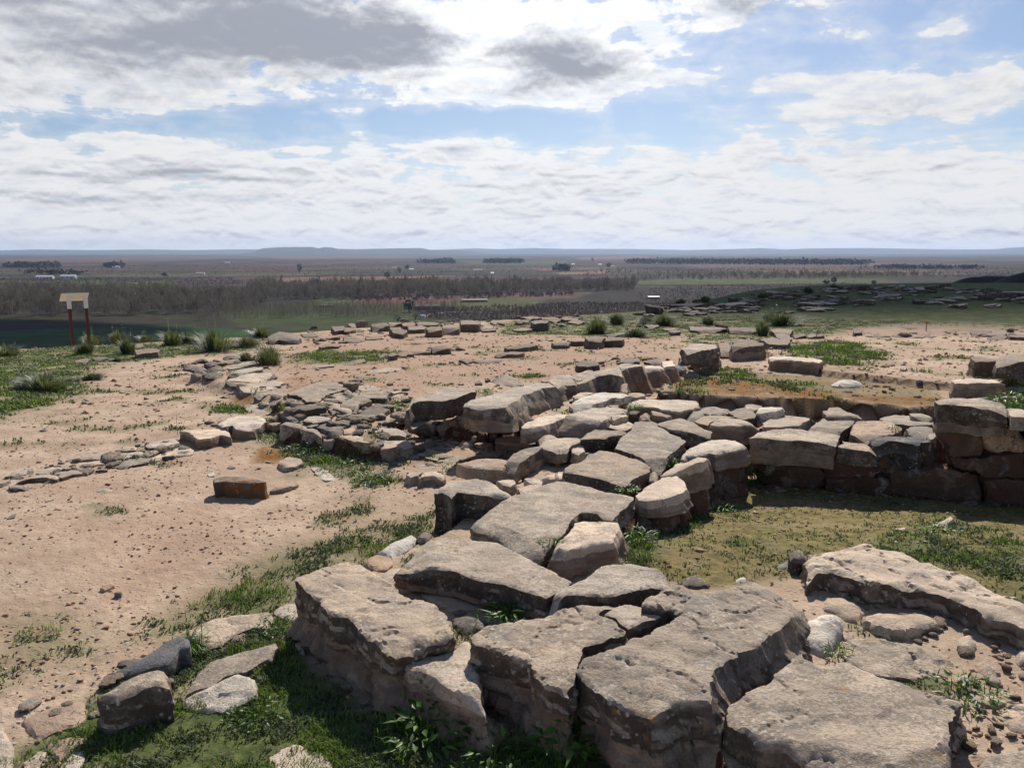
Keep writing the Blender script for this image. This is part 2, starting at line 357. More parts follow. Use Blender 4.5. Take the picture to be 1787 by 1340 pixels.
def ground_material():
    m, w, b = new_mat('dry_sandy_soil')
    tc = w.new('ShaderNodeTexCoord'); p = tc.outputs['Object']
    n0 = w.noise(p, .55, 4, .6); n1 = w.noise(p, 2.3, 6, .62); n2 = w.noise(p, 16, 6, .65); n3 = w.noise(p, 85, 4, .7)
    sand = w.mix(w.ramp(n1, .35, .68), (0.39, 0.28, 0.195), (0.56, 0.425, 0.305))
    sand = w.mix(w.m('MULTIPLY', w.ramp(n0, .42, .66), .55), sand, (0.42, 0.275, 0.19))
    sand = w.mix(w.m('MULTIPLY', w.ramp(w.m('MULTIPLY', n2, w.m('MULTIPLY_ADD', n1, .8, .6)), .56, .74), .60), sand, (0.21, 0.135, 0.10))
    sand = w.mix(w.m('MULTIPLY', w.ramp(n3, .5, .7), .35), sand, (0.68, 0.54, 0.42))
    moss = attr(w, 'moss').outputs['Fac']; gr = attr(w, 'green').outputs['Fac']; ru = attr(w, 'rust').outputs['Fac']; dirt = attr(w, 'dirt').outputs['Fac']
    clay = attr(w, 'clay').outputs['Fac']
    sand = w.mix(w.m('MULTIPLY', clay, w.ramp(w.m('ADD', n1, w.m('MULTIPLY', n2, .5)), .50, .90, .25, .75)), sand, (0.37, 0.235, 0.16))
    sand = w.mix(w.m('MULTIPLY', w.ramp(w.noise(w.vm('MULTIPLY', p, (1.0, .45, 1.0)), .9, 5, .7, .6), .50, .66), .32), sand, (0.30, 0.225, 0.155))
    red = w.mix(w.ramp(n2, .3, .7), (0.055, 0.026, 0.016), (0.13, 0.062, 0.038))  # bare red earth of steep faces, darkened so the colour carries their shade
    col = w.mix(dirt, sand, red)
    mossc = w.mix(w.ramp(n2, .35, .65), (0.105, 0.090, 0.026), (0.25, 0.195, 0.08))
    col = w.mix(w.m('MULTIPLY', moss, w.ramp(w.m('ADD', n1, w.m('MULTIPLY', n2, .4)), .45, .75, .55, 1.0)), col, mossc)
    grc = w.mix(w.ramp(n2, .35, .65), (0.055, 0.078, 0.022), (0.125, 0.145, 0.05))
    gm = w.m('MULTIPLY', gr, w.ramp(w.m('ADD', w.m('MULTIPLY', n1, .6), w.m('MULTIPLY', n2, .6)), .42, .64, .50, 1.15), clamp=True)
    col = w.mix(gm, col, grc)
    rc = w.mix(w.ramp(n2, .3, .7), (0.13, 0.062, 0.016), (0.29, 0.135, 0.032))
    col = w.mix(w.m('MULTIPLY', ru, w.ramp(w.m('ADD', n1, w.m('MULTIPLY', n2, .6)), .62, .84), clamp=True), col, rc)
    w.l.new(col, b.inputs['Base Color']); b.inputs['Roughness'].default_value = 0.95; b.inputs['Specular IOR Level'].default_value = 0.1
    h = w.m('ADD', w.m('MULTIPLY', n2, 1.0), w.m('MULTIPLY', n3, .45))
    v = w.voro(w.vm('ADD', p, w.vm('SCALE', w.comb(n1, n2, n1), .05)), 26)
    h = w.m('ADD', h, w.m('MULTIPLY', w.ramp(v, .0, .34, 1, 0), .6))
    bp = w.new('ShaderNodeBump'); bp.inputs['Strength'].default_value = 0.6; bp.inputs['Distance'].default_value = .018
    w.l.new(h, bp.inputs['Height']); w.l.new(bp.outputs[0], b.inputs['Normal'])
    return m
MGROUND = ground_material()
def leaf_material(name, dark, light, rough=.6, trans=.25, through=(1.5, 1.6, .7)):
    m, w, b = new_mat(name)
    a = attr(w, 'tint').outputs['Fac']
    c = w.mix(a, dark, light); w.l.new(c, b.inputs['Base Color']); b.inputs['Roughness'].default_value = rough
    b.inputs['Specular IOR Level'].default_value = 0.3
    tr = w.new('ShaderNodeBsdfTranslucent'); w.l.new(w.mix(1.0, c, through, 'MULTIPLY'), tr.inputs[0])
    mx = w.new('ShaderNodeMixShader'); mx.inputs[0].default_value = trans
    w.l.new(b.outputs[0], mx.inputs[1]); w.l.new(tr.outputs[0], mx.inputs[2])
    w.l.new(mx.outputs[0], w.n['Material Output'].inputs[0])
    return m
MGRASS = leaf_material('low_weeds', (0.060, 0.075, 0.032), (0.185, 0.22, 0.105))
MFRESH = leaf_material('fresh_grass', (0.065, 0.10, 0.022), (0.23, 0.32, 0.075))
MSHRUB = leaf_material('asphodel_leaves', (0.058, 0.072, 0.042), (0.215, 0.235, 0.155), .5, .25)
MTWIG = simple('dry_twig', (0.13, 0.08, 0.055))
# ------------------------------------------------------------------ masks over the ground (picture outlines laid on the ground)
def gpoly(pts): return [tuple(hit(x, y)[:2]) for x, y in pts]
M_GRASS = [  # outline, strength, softness (m)
 (gpoly([(0, 1335), (60, 1290), (200, 1200), (330, 1110), (420, 1085), (520, 1060), (545, 1150), (640, 1230), (860, 1300), (1240, 1335), (1240, 1339), (0, 1339)]), 1.0, .10),
 (gpoly([(250, 1110), (330, 1040), (420, 990), (560, 940), (700, 900), (770, 890), (770, 960), (660, 985), (560, 1010), (520, 1090), (400, 1110)]), .60, .25),
 (gpoly([(480, 800), (520, 760), (560, 770), (660, 790), (700, 840), (640, 850), (560, 820)]), .8, .12),
 (gpoly([(-200, 640), (0, 618), (130, 604), (300, 598), (470, 588), (440, 610), (300, 622), (200, 636), (140, 655), (130, 690), (50, 722), (-200, 780)]), 1.0, .5),
 (gpoly([(870, 562), (1100, 548), (1250, 528), (1420, 508), (1800, 505), (2000, 515), (1900, 566), (1640, 562), (1500, 572), (1400, 590), (1200, 582), (1120, 588), (1000, 584), (880, 584)]), 1.0, .6),
 (gpoly([(500, 622), (560, 612), (700, 612), (700, 625), (600, 636), (510, 636)]), .8, .3),
 (gpoly([(1340, 600), (1420, 596), (1560, 625), (1500, 640), (1380, 632)]), .85, .25),
 (gpoly([(1195, 575), (1380, 575), (1370, 596), (1200, 600)]), .7, .3),
 (gpoly([(1080, 985), (1100, 930), (1190, 890), (1240, 900), (1130, 980), (1110, 1000)]), .9, .10),
 (gpoly([(1500, 960), (1640, 900), (1750, 930), (1900, 1000), (1900, 1040), (1700, 1000), (1600, 985)]), .55, .15),
 (gpoly([(1210, 655), (1290, 640), (1330, 665), (1440, 668), (1400, 690), (1300, 670), (1230, 675)]), .6, .15),
 (gpoly([(1560, 1170), (1640, 1170), (1660, 1210), (1600, 1220)]), .9, .05),
 (gpoly([(1740, 680), (1800, 660), (1800, 740), (1760, 730)]), .9, .1),
 (gpoly([(0, 1080), (100, 1070), (200, 1100), (160, 1150), (0, 1160)]), .4, .2),
 (gpoly([(360, 705), (430, 705), (430, 722), (370, 722)]), .9, .1),
 (gpoly([(420, 745), (520, 730), (560, 790), (500, 800)]), .55, .1),
]
M_MOSS = [(gpoly([(1190, 664), (1300, 650), (1440, 655), (1640, 672), (1640, 705), (1430, 695), (1240, 682)]), .75, .15), (gpoly([(1090, 1000), (1130, 920), (1220, 880), (1300, 845), (1450, 830), (1800, 880), (3300, 960), (3500, 1170), (1900, 1110), (1600, 990), (1390, 1010), (1230, 1030)]), 1.0, .08)]
M_RUST = [(gpoly([(1165, 668), (1250, 660), (1420, 680), (1500, 688), (1640, 692), (1640, 716), (1420, 704), (1180, 690)]), 1.0, .14),
          (gpoly([(450, 780), (490, 770), (505, 790), (490, 812), (440, 808)]), 1.0, .06),
          (gpoly([(400, 695), (445, 690), (440, 706), (400, 706)]), .8, .06), (gpoly([(490, 660), (540, 655), (530, 685), (500, 690)]), .5, .1)]
M_CLAY = [(gpoly([(480, 640), (520, 590), (800, 575), (1180, 585), (1200, 640), (1010, 672), (900, 668), (700, 690), (520, 680)]), 1.0, .4), (gpoly([(700, 845), (760, 835), (780, 900), (700, 890)]), .6, .15), (gpoly([(250, 900), (380, 900), (400, 960), (280, 970)]), .6, .2), (gpoly([(1240, 560), (1700, 555), (1787, 590), (1400, 600)]), .6, .4)]
def mask(L, x, y):
    t = np.zeros(np.shape(x))
    for poly, k, soft in L:
        P = np.array(poly); lo = P.min(0) - soft; hi = P.max(0) + soft
        sel = (x > lo[0]) & (x < hi[0]) & (y > lo[1]) & (y < hi[1])
        if sel.any():
            t[sel] = np.maximum(t[sel], k * (1 - sstep(sdf(x[sel], y[sel], poly), -soft, soft)))
    return t
def grassiness(x, y):
    g = mask(M_GRASS, x, y)
    n = fbm(x * 2.2, y * 2.2, 4.4, 3)
    g = g * np.clip(.95 + 1.5 * n, 0.1, 1.3)
    d = np.hypot(x, y)
    far = sstep(d, 26, 32) * .9
    # thin scattered weeds on the open sand
    far = np.maximum(far, .50 * sstep(fbm(x * 1.3, y * 1.3, 8.8, 4), .10, .38))
    return np.clip(np.maximum(g, far), 0, 1)

# ------------------------------------------------------------------ ground sheet
def build_ground():
    az = np.concatenate([np.arange(-180, -54, 6.0), np.arange(-54, 54, 0.21), np.arange(54, 181, 6.0)])
    r = [0.15, .5, .9, 1.2]
    while r[-1] < 130: r.append(r[-1] + max(.019, r[-1] * .0072))
    r = np.array(r)
    A, Rr = np.meshgrid(np.radians(az), r)
    x = np.sin(A) * Rr; y = np.cos(A) * Rr
    z = Gn(x, y)
    V = np.stack([x, y, z], -1).reshape(-1, 3)
    nr, na = x.shape
    i = np.arange(nr - 1)[:, None] * na + np.arange(na - 1)[None]
    F = np.stack([i, i + 1, i + na + 1, i + na], -1).reshape(-1, 4)[:, ::-1]
    X, Y = x.ravel(), y.ravel()
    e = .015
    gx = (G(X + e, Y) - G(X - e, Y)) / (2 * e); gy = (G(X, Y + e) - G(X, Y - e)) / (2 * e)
    steep = sstep(np.hypot(gx, gy), .25, .8) * (np.hypot(X, Y) < 14)  # where the earth colour with its painted shade goes
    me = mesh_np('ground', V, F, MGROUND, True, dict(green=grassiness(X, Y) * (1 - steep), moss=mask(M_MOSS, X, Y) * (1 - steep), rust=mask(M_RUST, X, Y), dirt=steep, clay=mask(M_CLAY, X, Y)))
    o = link(bpy.data.objects.new('ground', me)); tag(o, 'dry pinkish sandy ground of the ruin site with weeds and moss', kind='structure')
build_ground()

# ------------------------------------------------------------------ stones
TONES = dict(grey=(.50, .425, .345), pale=(.69, .58, .47), dark=(.215, .185, .16), slate=(.20, .20, .21), pink=(.50, .37, .28),
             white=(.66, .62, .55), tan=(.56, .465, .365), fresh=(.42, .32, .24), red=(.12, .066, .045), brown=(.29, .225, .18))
CROPS = {'C1': (300, 600, 4.4675), 'C2': (620, 620, 4.4675), 'C3': (940, 580, 4.4675), 'C4': (1200, 640, 3.0443), 'C5': (780, 760, 3.885),
         'C6': (1000, 540, 2.2707), 'C7': (0, 700, 4.4675), 'L4': (0, 850, 2.735), 'L5': (500, 850, 2.735), 'L6': (1137, 850, 2.735),
         'D': (600, 400, 2.978), 'E': (0, 400, 2.978), 'P': (0, 0, 1.0)}
def topx(c, pts):
    x0, y0, s = CROPS[c]; return [(x0 + x / s, y0 + y / s) for x, y in pts]
def resample(P, s):
    P = np.asarray(P, float); out = []
    for a, b in zip(P, np.roll(P, -1, 0)):
        n = max(1, int(round(np.linalg.norm(b - a) / s)))
        for k in range(n): out.append(a + (b - a) * k / n)
    return np.array(out)
SEED = [0]
NST = [0]
def slab_mesh(P, thick, s, seed, amp=.010, bev=.012, flare=.0, dome=0.0, crust=9.0, tiltf=None, facecrust=None, lean=None):
    """a stone: outline P (local u, v), upper face at w=0, body down to w=-thick"""
    P = np.asarray(P, float)
    if np.sum(P[:, 0] * np.roll(P[:, 1], -1) - P[:, 1] * np.roll(P[:, 0], -1)) < 0: P = P[::-1]
    size = math.sqrt(max(1e-6, abs(np.sum(P[:, 0] * np.roll(P[:, 1], -1) - P[:, 1] * np.roll(P[:, 0], -1))) / 2))
    amp = min(amp, size * .07); bev = min(bev, size * .09, thick * .3)
    # soften corners a little, then roughen the outline
    Q = resample(P, max(s * 1.0, .006))
    if len(Q) > 24:
        Q = Q * .8 + (np.roll(Q, 1, 0) + np.roll(Q, -1, 0)) * .1
    o = seed * 3.17
    T = np.roll(Q, -1, 0) - np.roll(Q, 1, 0); T /= np.linalg.norm(T, axis=1)[:, None] + 1e-9
    Nn = np.stack([T[:, 1], -T[:, 0]], 1)
    jit = amp * (1.2 * fbm(Q[:, 0] * 9 + o, Q[:, 1] * 9, o, 5, .7) + .5 * np.round(1.6 * pn(Q[:, 0] * 12 + o, Q[:, 1] * 12, o + 5)))
    chips = -amp * 2.2 * sstep(pn(Q[:, 0] * 6 + o, Q[:, 1] * 6, o + 9), .35, .75)
    Q = Q + Nn * (jit + chips)[:, None]
    n = len(Q)
    lo, hi = Q.min(0), Q.max(0)
    gs = s * 1.15
    gx, gy = np.meshgrid(np.arange(lo[0], hi[0], gs), np.arange(lo[1], hi[1], gs * .87))
    gx = gx + (np.arange(gx.shape[0]) % 2)[:, None] * gs * .5
    r_ = np.random.RandomState(seed & 65535)
    pts = np.stack([gx.ravel(), gy.ravel()], 1) + r_.uniform(-.2, .2, (gx.size, 2)) * gs
    dd = -sdf(pts[:, 0], pts[:, 1], Q)
    k = dd > gs * .55
    pts, dd = pts[k], dd[k]
    inner = Q - Nn * min(gs * .5, bev)[None] if np.ndim(bev) else Q
    allp = [Vector(map(float, q)) for q in Q] + [Vector(map(float, q)) for q in pts]
    vo, _, fo, ov, _, _ = geometry.delaunay_2d_cdt(allp, [], [list(range(n))], 1, 1e-7)
    vo = np.array([(v[0], v[1]) for v in vo])
    src = [a[0] if a else -1 for a in ov]
    if len(vo) == 0 or not fo: raise ValueError('empty stone')
    src = np.array(src)
    # depth from the outline of every upper vertex
    dist = -sdf(vo[:, 0], vo[:, 1], Q); dist = np.clip(dist, 0, None)
    x, y = vo[:, 0], vo[:, 1]
    w = amp * (1.2 * fbm(x * 3.0 + o, y * 3.0, o, 3) + .40 * fbm(x * 13, y * 13 + o, o, 4, .6))
    w += -amp * .45 * sstep(pn(x * 4 + o, y * 4, o + 4), .18, .21)           # a flaked-off layer
    w += -amp * .4 * sstep(pn(x * 8 + o, y * 8, o + 14), .3, .34)
    cr = np.abs(pn(x * 2.3 + o, y * 2.3, o + 21) + .15 * pn(x * 11, y * 11, o)); w -= amp * .7 * (1 - sstep(cr, .0, .02)) * (size > .25)
    bv = bev * (1 + 1.1 * pn(x * 9 + o, y * 9, o + 2))
    w -= np.clip(bv, .1 * bev, None) * np.exp(-(dist / (bev * .9 + 1e-6)) ** 1.5)
    if size > .09:   # broken-off slanting edges
        ext = max(np.ptp(Q[:, 0]), np.ptp(Q[:, 1])) * .5
        for q_ in range(3):
            a_ = r_.uniform(0, 6.283); dd_ = (x * math.cos(a_) + y * math.sin(a_)) / ext - r_.uniform(.5, .85) + .12 * pn(x * 4 + o, y * 4, q_)
            w -= np.clip(dd_, 0, None) * ext * r_.uniform(.15, .55) * min(1, thick / .12)
    if dome: w += dome * (np.sqrt(np.clip(dist / (dist.max() + 1e-9), 0, 1)) - 1)
    if tiltf is not None: w += tiltf(x, y)
    V = [np.stack([x, y, w], 1)]
    idx = {int(sv): i for i, sv in enumerate(src) if 0 <= sv < n}
    ring0 = [idx.get(i) for i in range(n)]
    if any(v is None for v in ring0):
        keep = [i for i in range(n) if ring0[i] is not None]
    else: keep = list(range(n))
    ring = np.array([ring0[i] for i in keep]); Qk, Nk = Q[keep], Nn[keep]; m_ = len(keep)
    F = [tuple(f) for f in fo if len(f) == 3]
    K = int(np.clip(round(thick / (s * 1.25)), 2, 26))
    base_w = w[ring]
    cnt = len(vo); prev = ring
    for j in range(1, K + 1):
        t = j / K; ww = base_w * (1 - t) - thick * t
        off = flare * thick * t + bev * .5 * min(1, t * 4)
        if lean: off = off + lean[2] * thick * t * np.clip(Nk @ np.array(lean[:2]), 0, 1) ** .7
        px_, py_ = Qk[:, 0], Qk[:, 1]
        zz = -thick * t
        d3 = amp * (1.3 * fbm(px_ * 6 + o, py_ * 6, zz * 6 + o, 5, .65)) + amp * .6 * pn(px_ * 1.5, o, zz * 34) + amp * .9 * np.round(1.8 * pn(px_ * 3 + o, py_ * 3, zz * 14)) + amp * .8 * np.round(1.5 * pn(px_ * 9 + o, py_ * 9, zz * 5))
        d3 = d3 * min(1, t * 3)
        q = Qk + Nk * (off + d3)[:, None]
        wj = ww + amp * .5 * pn(px_ * 12, py_ * 12, zz * 12 + o)
        V.append(np.stack([q[:, 0], q[:, 1], wj], 1))
        cur = np.arange(cnt, cnt + m_); cnt += m_
        a, b = prev, np.roll(prev, -1); c, d = np.roll(cur, -1), cur
        F += [tuple(t_) for t_ in np.stack([a, d, c], 1)] + [tuple(t_) for t_ in np.stack([a, c, b], 1)]
        prev = cur
    # underside
    cen = cnt; V.append(np.array([[Qk[:, 0].mean(), Qk[:, 1].mean(), -thick]])); cnt += 1
    F += [(int(a), cen, int(b)) for a, b in zip(prev, np.roll(prev, -1))]
    V = np.concatenate(V)
    cw = 1 - sstep(-V[:, 2] + .02 * pn(V[:, 0] * 5 + o, V[:, 1] * 5, V[:, 2] * 5), crust * .75, crust * 1.2)
    if facecrust is not None: cw = np.full(len(V), facecrust) + .25 * pn(V[:, 0] * 4 + o, V[:, 1] * 4, V[:, 2] * 4)
    return V, np.array(F), cw
def put_stone(parent, V, F, cw, O, U, Vv, W, tone, lich, rust=0.0, name='stone'):
    Wd = np.outer(V[:, 0], U) + np.outer(V[:, 1], Vv) + np.outer(V[:, 2], W)
    h = Wd[:, 2] + O[2]
    ru = rust * sstep(fbm(Wd[:, 0] * 5, Wd[:, 1] * 5, h * 5, 3), -.1, .25) if rust else np.zeros(len(V))
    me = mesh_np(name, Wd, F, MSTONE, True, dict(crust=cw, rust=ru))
    try: me.set_sharp_from_angle(angle=R(30))
    except Exception: pass
    o = bpy.data.objects.new(name, me)
    loc = np.array(O, float)
    if parent is not None: loc = loc - np.array(parent.location)
    o.location = loc
    r_ = random.Random(SEED[0] * 7 + 1)
    t = TONES[tone]; k = r_.uniform(.80, 1.16); wm = r_.uniform(-.03, .045)
    o.color = (t[0] * k * (1 + wm), t[1] * k, t[2] * k * (1 - wm), lich)
    link(o, parent); NST[0] += len(F)
    return o
def res_at(d, f=.0034): return max(.0105, d * f)

STONE_XY = []
def S(parent, crop, pts, foot=None, z=None, thick=None, tone='grey', lich=.5, amp=None, bev=None, flare=.04, dome=0.0, crust=9.0, under=None,
      rust=0.0, tilt=None, lean=None, label=None, group=None, cat='stone', name=None):
    """a stone from the picture outline of its upper face"""
    SEED[0] += 1; sd_ = SEED[0]; r_ = random.Random(sd_)
    sc = CROPS[crop][2]; P = topx(crop, pts)
    fx, fy = max(P, key=lambda q: q[1])
    if fy < 640 and thick is None and cat == 'stone' and tone in ('grey', 'tan'): tone = 'brown'
    if z is None:
        foot = (10 if foot is None else foot) * (1.7 if fy < 640 and foot and foot < 30 else 1)
        f = (10 if foot is None else foot) / sc
        b = hit(fx, fy + f); rr = ray(fx, fy); t = b[1] / rr[1]; z = ZC + rr[2] * t
        z = max(z, Gs(b[0], b[1]) + .012)
    fxw, fyw = on_plane(fx, fy, z)
    if tilt is None:
        XY = np.array([on_plane(a, b, z) for a, b in P]); zz = None
    else:  # plane through the front corner, rising (per metre) to the right and away
        out = []
        for a, b in P:
            d = ray(a, b)
            # ZC + dz t = z + tx (dx t - fxw) + ty (dy t - fyw)
            t = (z - tilt[0] * fxw - tilt[1] * fyw - ZC) / (d[2] - tilt[0] * d[0] - tilt[1] * d[1])
            out.append((d[0] * t, d[1] * t))
        XY = np.array(out)
    c = XY.mean(0); dist = math.hypot(*c)
    g = G(XY[:, 0], XY[:, 1]).min()
    if thick is None: thick = max(.05, z - g + .06) + (abs(tilt[0]) + abs(tilt[1])) * .15 if tilt else max(.05, z - g + .06)
    s = res_at(dist)
    small = dist > 9
    if amp is None: amp = min(.013, .006 + dist * .0006)
    if bev is None: bev = .006
    tx, ty = tilt if tilt else (r_.uniform(-.03, .03), r_.uniform(-.03, .03))
    if tilt: tf = lambda x, y: tx * (x + c[0] - fxw) + ty * (y + c[1] - fyw)
    else: tf = lambda x, y: tx * x + ty * y
    V, F, cw = slab_mesh(XY - c, thick, s, sd_, amp, bev, flare, dome, crust, tf, None, lean)
    if parent is None: nm = name or 'loose_stone'
    else: nm = name or 'stone'
    o = put_stone(parent, V, F, cw, (c[0], c[1], z), np.array([1, 0, 0.]), np.array([0, 1., 0]), np.array([0, 0, 1.]), tone, lich, rust, nm)
    if parent is None: tag(o, label, cat, group)
    STONE_XY.append((c[0], c[1], z, XY))
    if under:
        SEED[0] += 1
        U2 = c + (XY - c) * under.get('k', 1.02) + np.array(under.get('d', (0, 0)))
        zt = z - thick + .01; th = max(.05, zt - g + .08)
        V, F, cw = slab_mesh(U2 - c, th, s, SEED[0], amp * 1.9, .02, under.get('flare', .12), 0, .0, None, .9 if under.get('tone') == 'red' else .0)
        put_stone(parent, V, F, cw, (c[0], c[1], zt), np.array([1, 0, 0.]), np.array([0, 1., 0]), np.array([0, 0, 1.]), under.get('tone', 'fresh'), .1, 0, 'stone')
    return o
def VF(parent, crop, pts, base, depth=.18, tone='tan', lich=.2, crust=.2, amp=.012, bev=.010, zb=None, rust=0, back=0.0):
    """a stone in an upright wall face, from the picture outline of that face; base = two picture points at the foot of the face"""
    SEED[0] += 1; P = topx(crop, pts); sd_ = SEED[0]
    (ax, ay), (bx, by) = topx(crop, base)
    if zb is None: A, B = hit(ax, ay), hit(bx, by)
    else: A, B = np.array([*on_plane(ax, ay, zb), zb]), np.array([*on_plane(bx, by, zb), zb])
    U = np.array([B[0] - A[0], B[1] - A[1], 0]); U /= np.linalg.norm(U)
    Wn = np.array([U[1], -U[0], 0]); 
    if Wn[1] > 0: Wn = -Wn
    A = A - Wn * back
    out = []
    for a, b in P:
        d = ray(a, b); t = (Wn @ (A - np.array([0, 0, ZC]))) / (Wn @ d)
        q = np.array([0, 0, ZC]) + d * t; out.append(q)
    out = np.array(out); O = out.mean(0)
    Vv = np.array([0, 0, 1.0]); U3 = np.cross(Vv, Wn)
    uv = np.stack([(out - O) @ U3, (out - O) @ Vv], 1)
    s = res_at(math.hypot(O[0], O[1]))
    V, F, cw = slab_mesh(uv, depth, s, sd_, amp, bev, 0.0, 0, 9, None, crust)
    return put_stone(parent, V, F, cw, O, U3, Vv, Wn, tone, lich, rust)
_PR = {}
def rubble_protos():
    out = []
    rr = random.Random(77)
    for k in range(14):
        n = rr.randint(5, 8); P = []
        for i in range(n):
            a = 2 * math.pi * i / n + rr.uniform(-.3, .3); q = rr.uniform(.7, 1.1)
            P.append((math.cos(a) * .5 * q, math.sin(a) * .36 * q))
        V, F, cw = slab_mesh(np.array(P), .42, .062, 700 + k, .030, .03, rr.uniform(-.25, .05), rr.choice([0, .05, .1]))
        me = mesh_np('rubble_stone', V, F, MSTONE, True, dict(crust=np.full(len(V), rr.choice([1., .9, .45])), rust=np.zeros(len(V))))
        try: me.set_sharp_from_angle(angle=R(30))
        except Exception: pass
        out.append(me)
    return out
def fill(parent, crop, poly, n, smin, smax, tones=('grey', 'tan', 'dark', 'pink'), seed=0, zoff=.0, zfix=None):
    """small stones lying in a stretch of wall, each an object of its own"""
    if not _PR: _PR['p'] = rubble_protos()
    P = np.array(topx(crop, poly)); rr = random.Random(seed * 31 + n); lo, hi = P.min(0), P.max(0); k = 0; t = 0
    done = []
    while k < n and t < n * 40:
        t += 1; x, y = rr.uniform(lo[0], hi[0]), rr.uniform(lo[1], hi[1])
        if sdf(np.array([x]), np.array([y]), P)[0] > 0: continue
        h = hit(x, y) if zfix is None else np.array([*on_plane(x, y, zfix), zfix])
        s = smin + (smax - smin) * rr.random() ** 1.6
        if any(math.hypot(h[0] - a, h[1] - b) < (s + c) * .42 for a, b, c in done): continue
        done.append((h[0], h[1], s))
        o = bpy.data.objects.new('stone', rr.choice(_PR['p'])); o.scale = (s, s * rr.uniform(.8, 1.3), s * rr.uniform(.7, 1.1))
        o.rotation_euler = (rr.uniform(-.25, .25), rr.uniform(-.25, .25), rr.uniform(0, 6.28))
        o.location = (h[0] - parent.location[0], h[1] - parent.location[1], h[2] + s * rr.uniform(.12, .28) + zoff - parent.location[2])
        c_ = TONES[rr.choice(tones)] if y > 640 else TONES['brown']; o.color = (*c_, rr.uniform(.1, .7)); link(o, parent); k += 1
def wall(name, crop, p, label, cat='ruined wall', group=None):
    (x, y), = topx(crop, [p]); h = hit(x, y)
    o = empty(name, (float(h[0]), float(h[1]), float(h[2]))); tag(o, label, cat, group, 'thing'); return o
# ================================================================== the ruin
# ---- foreground wall of big blocks
w1 = wall('ruined_wall', 'L5', (880, 1060), 'massive foreground wall of big lichen-speckled sandstone blocks with fresh grass at its foot')
FR = dict(tone='fresh', flare=.16)
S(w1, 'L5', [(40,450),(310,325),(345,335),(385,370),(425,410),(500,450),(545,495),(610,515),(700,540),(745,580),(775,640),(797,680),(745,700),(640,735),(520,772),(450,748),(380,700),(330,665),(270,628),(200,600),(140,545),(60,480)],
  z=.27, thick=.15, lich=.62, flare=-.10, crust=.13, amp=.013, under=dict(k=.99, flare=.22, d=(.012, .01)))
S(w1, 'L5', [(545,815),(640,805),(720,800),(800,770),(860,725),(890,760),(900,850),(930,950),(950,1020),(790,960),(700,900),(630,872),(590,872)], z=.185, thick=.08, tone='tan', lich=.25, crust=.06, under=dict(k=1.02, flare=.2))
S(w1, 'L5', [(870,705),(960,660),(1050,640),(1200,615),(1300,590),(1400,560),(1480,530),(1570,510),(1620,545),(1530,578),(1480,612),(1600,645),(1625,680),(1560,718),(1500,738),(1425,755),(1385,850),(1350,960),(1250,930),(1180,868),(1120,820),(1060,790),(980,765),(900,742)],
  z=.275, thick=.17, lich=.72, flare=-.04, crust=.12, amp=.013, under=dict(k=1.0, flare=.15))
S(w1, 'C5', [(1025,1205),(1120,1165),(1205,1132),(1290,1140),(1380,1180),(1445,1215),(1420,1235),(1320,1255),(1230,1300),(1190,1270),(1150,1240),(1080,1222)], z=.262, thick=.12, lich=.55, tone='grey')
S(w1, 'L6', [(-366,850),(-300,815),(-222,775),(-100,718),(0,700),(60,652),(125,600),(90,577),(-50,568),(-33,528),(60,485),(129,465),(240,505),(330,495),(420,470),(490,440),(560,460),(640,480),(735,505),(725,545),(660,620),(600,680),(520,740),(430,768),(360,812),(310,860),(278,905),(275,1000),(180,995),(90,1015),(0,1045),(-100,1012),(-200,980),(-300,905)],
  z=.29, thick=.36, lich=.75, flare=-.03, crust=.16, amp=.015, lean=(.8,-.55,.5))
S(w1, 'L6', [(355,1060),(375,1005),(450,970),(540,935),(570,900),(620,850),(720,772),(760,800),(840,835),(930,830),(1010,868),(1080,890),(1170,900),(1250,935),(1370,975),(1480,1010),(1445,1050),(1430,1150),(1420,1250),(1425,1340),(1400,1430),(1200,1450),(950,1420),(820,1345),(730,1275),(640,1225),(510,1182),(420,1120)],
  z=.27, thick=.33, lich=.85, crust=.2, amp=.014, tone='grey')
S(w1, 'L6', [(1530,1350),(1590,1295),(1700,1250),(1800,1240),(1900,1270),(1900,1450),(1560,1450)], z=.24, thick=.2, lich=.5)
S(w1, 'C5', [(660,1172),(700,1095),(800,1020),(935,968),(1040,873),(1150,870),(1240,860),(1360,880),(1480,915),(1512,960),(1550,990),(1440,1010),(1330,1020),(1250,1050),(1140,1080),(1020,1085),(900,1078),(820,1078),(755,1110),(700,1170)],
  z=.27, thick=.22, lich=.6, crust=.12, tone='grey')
S(w1, 'L6', [(125,430),(200,400),(250,420),(282,450),(270,462),(220,468),(160,462)], foot=25, tone='dark', lich=.6, dome=.02, amp=.02)

